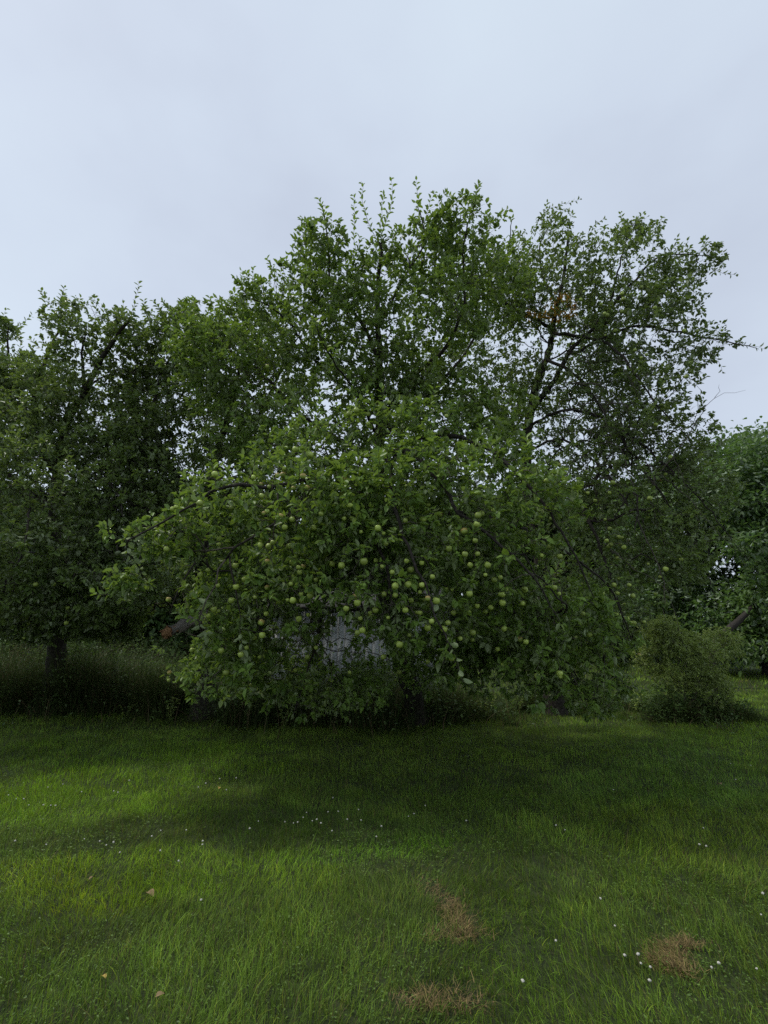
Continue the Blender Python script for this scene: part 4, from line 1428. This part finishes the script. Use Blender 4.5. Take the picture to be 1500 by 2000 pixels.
# broad leaved weeds in the rough
def weed(px, py, h, n, lab, sz=.05):
    c = G(px, py)
    r = empty('weed_plant', c)
    tag(r, lab, 'weed')
    st, O, D_, N_ = [], [], [], []
    for k in range(n):
        a = R.uniform(0, 6.28)
        tip = c + np.array([math.cos(a) * h * .35, math.sin(a) * h * .35, h * R.uniform(.6, 1.1)])
        pp = np.array(catmull([c, (c + tip) / 2 + np.array([0, 0, .05]), tip], .05))
        st.append(tube(pp, np.linspace(.004, .0015, len(pp)), 4))
        for q in pp[2:]:
            for _ in range(2):
                b_ = R.uniform(0, 6.28)
                D_.append([math.cos(b_), math.sin(b_), R.uniform(-.3, .5)]); N_.append([R.normal(0, .3), R.normal(0, .3), 1]); O.append(q)
    V, Fq = join(st)
    mesh_np('stem', V, Fq, M_SHRUB, r, {'rnd': np.full(len(Fq), .4)})
    m = len(O)
    leaf_cloud('leaves', dict(o=np.array(O), d=np.array(D_), n=np.array(N_), size=sz * R.uniform(.6, 1.2, m), rnd=R.random(m)), M_SHRUB, r)


weed(330, 1410, .42, 5, 'pale leafy weed at the lawn edge left of the long grass', .06)
weed(555, 1425, .35, 4, 'small bright leaved weed below the hanging branches', .05)
weed(480, 1415, .40, 5, 'leafy weed between two clumps of dark grass', .05)
weed(660, 1420, .55, 7, 'tall leafy weed in front of the shed boards', .06)
weed(955, 1412, .50, 6, 'leafy weed right of the middle trunk', .05)
weed(1010, 1400, .55, 6, 'feathery weed beside the bright gap of grass', .04)
weed(1240, 1395, .5, 6, 'dark leafy weed left of the shrub', .05)
weed(245, 1405, .4, 5, 'dark leafy weed in the shade of the left trees', .05)

# matted dead grass clumps
def dead_clump(spots, lab):
    X_, Y_, A_ = [], [], []
    for px, py, rx, ry, n, ang in spots:
        c = G(px, py)
        X_.append(c[0] + rx * R.normal(0, .6, n)); Y_.append(c[1] + ry * R.normal(0, .6, n)); A_.append(np.full(n, ang))
    x, y, ang = map(np.concatenate, (X_, Y_, A_))
    k = fnoise(np.stack([x, y], 1), .10, 81) + R.normal(0, .05, len(x)) > .42
    x, y, ang = x[k], y[k], ang[k]; n = len(x)
    hue = R.random((n, 1))
    tone = (np.array([.29, .215, .085]) * hue + np.array([.15, .11, .055]) * (1 - hue)) * R.uniform(.35, 1.35, (n, 1))
    z0 = ground_z(x, y) + R.uniform(.0, .045, n)
    o = blades(x, y, R.uniform(.010, .030, n), R.uniform(.0014, .003, n), tone, R.uniform(1.2, 3.4, n), 3, 'dead_grass', M_DRY, z0=z0, leandir=ang + R.normal(0, 1.0, n), kind='stuff')
    o['label'] = lab
    return o


dead_clump([(1290, 1895, .07, .06, 700, 2.6), (1325, 1880, .08, .05, 700, 2.2), (1350, 1865, .05, .04, 300, 1.2), (1335, 1915, .07, .06, 500, 2.0)], 'matted brown dead grass at the lower right')
dead_clump([(862, 1765, .07, .10, 260, 1.5), (885, 1800, .08, .12, 330, 1.6), (905, 1835, .10, .10, 300, 1.4), (860, 1855, .07, .06, 160, 1.5)], 'thin brown dead grass patch below the middle of the lawn')
dead_clump([(830, 1990, .10, .05, 160, 1.5), (890, 1985, .14, .06, 260, 1.5), (950, 1992, .08, .05, 130, 1.4)], 'brown dead grass at the bottom edge')

# clover flowers
fm = bpy.data.meshes.new('flower_head')
vs, fs = [(0, 0, .5)], []
for i, (zz, rr) in enumerate([(.42, .28), (.15, .5), (-.15, .46), (-.4, .2)]):
    for k in range(9):
        t = 2 * math.pi * (k + .5 * (i % 2)) / 9
        q = rr * (1 + (.18 if k % 2 else -.10))
        vs.append((q * math.cos(t), q * math.sin(t), zz))
for k in range(9):
    k2 = (k + 1) % 9
    fs.append((0, 1 + k, 1 + k2))
    for i in range(3):
        fs.append((1 + i * 9 + k, 1 + i * 9 + 9 + k, 1 + i * 9 + 9 + k2, 1 + i * 9 + k2))
    fs.append((28 + k, len(vs) if False else 28 + (k + 4) % 9, 28 + k2))
fm.from_pydata(vs, [], fs[:]); fm.materials.append(M_PETAL); fm.validate()
sm = bpy.data.meshes.new('stem')
V, Fq = tube(np.array([[0, 0, -1.0], [.02, 0, -.5], [0, 0, 0]]), np.array([.012, .011, .010]), 4)
sm.from_pydata(V.tolist(), [], Fq.tolist()); sm.materials.append(M_SHRUB)


def clover(px, py, lab, grp, dia=.012):
    c = G(px, py)
    hgt_ = R.uniform(.06, .10)
    c[2] = ground_z(c[0], c[1])[0]
    r = empty('clover_flower', c); tag(r, lab, 'flower', grp)
    h = bpy.data.objects.new('flower_head', fm); COL.objects.link(h); h.parent = r
    z = dia * R.uniform(.75, 1.2)
    h.location = (0, 0, hgt_); h.scale = (z, z, z * .9); h.rotation_euler = (R.normal(0, .3), R.normal(0, .3), R.uniform(0, 6))
    s_ = bpy.data.objects.new('stem', sm); COL.objects.link(s_); s_.parent = r
    s_.location = (0, 0, hgt_ - z * .2); s_.scale = (.12, .12, hgt_)


zones = [([(1225, 1912), (1252, 1913), (1258, 1935), (1411, 1928), (1488, 1952), (1278, 1955), (1398, 1945), (1277, 1984)], 'white clover flower near the matted brown grass', 'clover flowers at the lower right'),
         ([(1206, 1854), (1178, 1807), (1496, 1780), (1495, 1836), (1384, 1683), (1377, 1639), (1370, 1675)], 'white clover flower in the right lawn', 'clover flowers in the right lawn'),
         ([(1025, 1980), (1090, 1893)], 'white clover flower low in the middle of the lawn', 'clover flowers low in the middle'),
         ([(388, 1815)], 'single white clover flower in the left foreground', None),
         ([(12, 1577), (28, 1582), (42, 1585), (53, 1592), (82, 1590), (90, 1560), (95, 1600), (105, 1596), (120, 1550), (157, 1563), (220, 1562), (228, 1566), (22, 1425), (185, 1449), (250, 1545)], 'white clover flower in the bright left grass', 'clover flowers in the left lawn'),
         ([(24, 1674), (84, 1690), (160, 1672), (190, 1678), (203, 1686), (217, 1682), (230, 1697), (293, 1664), (311, 1650), (310, 1690), (346, 1710), (393, 1677), (392, 1688), (361, 1652)], 'white clover flower in the band between dark and bright grass', 'clover flowers in the middle left band'),
         ([(555, 1635), (572, 1636), (580, 1640), (591, 1624), (598, 1608), (609, 1630), (618, 1625), (626, 1643), (640, 1610), (648, 1648), (660, 1612), (678, 1622), (705, 1625), (650, 1570), (503, 1630), (486, 1645), (745, 1645), (798, 1622), (809, 1607), (831, 1597), (700, 1600), (735, 1657)], 'tiny white clover flower above the bright green patch', 'clover flowers above the bright green patch'),
         ([(460, 1538), (428, 1537), (400, 1555), (440, 1570), (385, 1562), (1105, 1638), (912, 1633), (1430, 1510), (1470, 1515), (1440, 1540), (1200, 1560), (1088, 1637)], 'tiny white clover flower in the far shaded lawn', 'clover flowers in the far shaded lawn')]
zones[0] = (zones[0][0], ['pinkish clover flower left of the matted brown grass', 'small clover flower touching the left side of the matted brown grass', 'clover flower low left of the matted brown grass', 'clover flower right of the matted brown grass', 'large clover flower nearest the lower right corner',
                          'clover flower below and left of the matted brown grass', 'faint clover flower below right of the matted brown grass', 'lowest clover flower under the matted brown grass'], zones[0][2])
zones[1] = (zones[1][0], ['clover flower up and left of the matted brown grass', 'clover flower alone between the two brown patches and higher', 'higher of two clover flowers on the right edge of the lawn', 'lower of two clover flowers on the right edge of the lawn', 'lowest of three small clover flowers in the right lawn', 'topmost of three small clover flowers in the right lawn', 'middle of three small clover flowers in the right lawn'], zones[1][2])
zones[2] = (zones[2][0], ['clover flower at the bottom edge right of the brown patch', 'clover flower right of the lowest middle lawn brown patch'], zones[2][2])
for pl, lab, grp in zones:
    for i_, (a_, b_) in enumerate(pl): clover(a_, b_, lab if isinstance(lab, str) else lab[i_], grp)

# fallen leaves
for (px_, py_, mt, lab, z_) in [(295, 1434, M_YLEAF, 'yellow fallen leaf at the shaded lawn edge', .07), (428, 1550, M_YLEAF, 'pale yellow fallen leaf in the left lawn', .06),
                                (285, 1768, M_DEADLEAF, 'curled brown dead leaf in the left foreground', .09), (193, 1948, M_YLEAF, 'tan fallen leaf at the lower left', .05),
                                (182, 1735, M_DEADLEAF, 'small upright dead leaf in the yellow green grass', .06), (298, 1997, M_DEADLEAF, 'orange brown leaf at the bottom edge', .05),
                                (1013, 1630, M_YLEAF, 'orange fallen leaf on the dim middle lawn', .04), (1405, 1540, M_DEADLEAF, 'grey brown dead leaf in the right lawn', .09)]:
    c = G(px_, py_); c[2] = ground_z(c[0], c[1])[0] + .038
    me = fine_leaf_mesh('fallen_leaf', .5, R.uniform(.3, 1), .7, mt)
    o = bpy.data.objects.new('fallen_leaf', me); COL.objects.link(o)
    o.location = tuple(c); z_ *= .7; o.scale = (z_,) * 3; o.rotation_euler = (R.uniform(.1, .6), R.uniform(-.3, .3), R.uniform(0, 6))
    tag(o, lab, 'leaf')
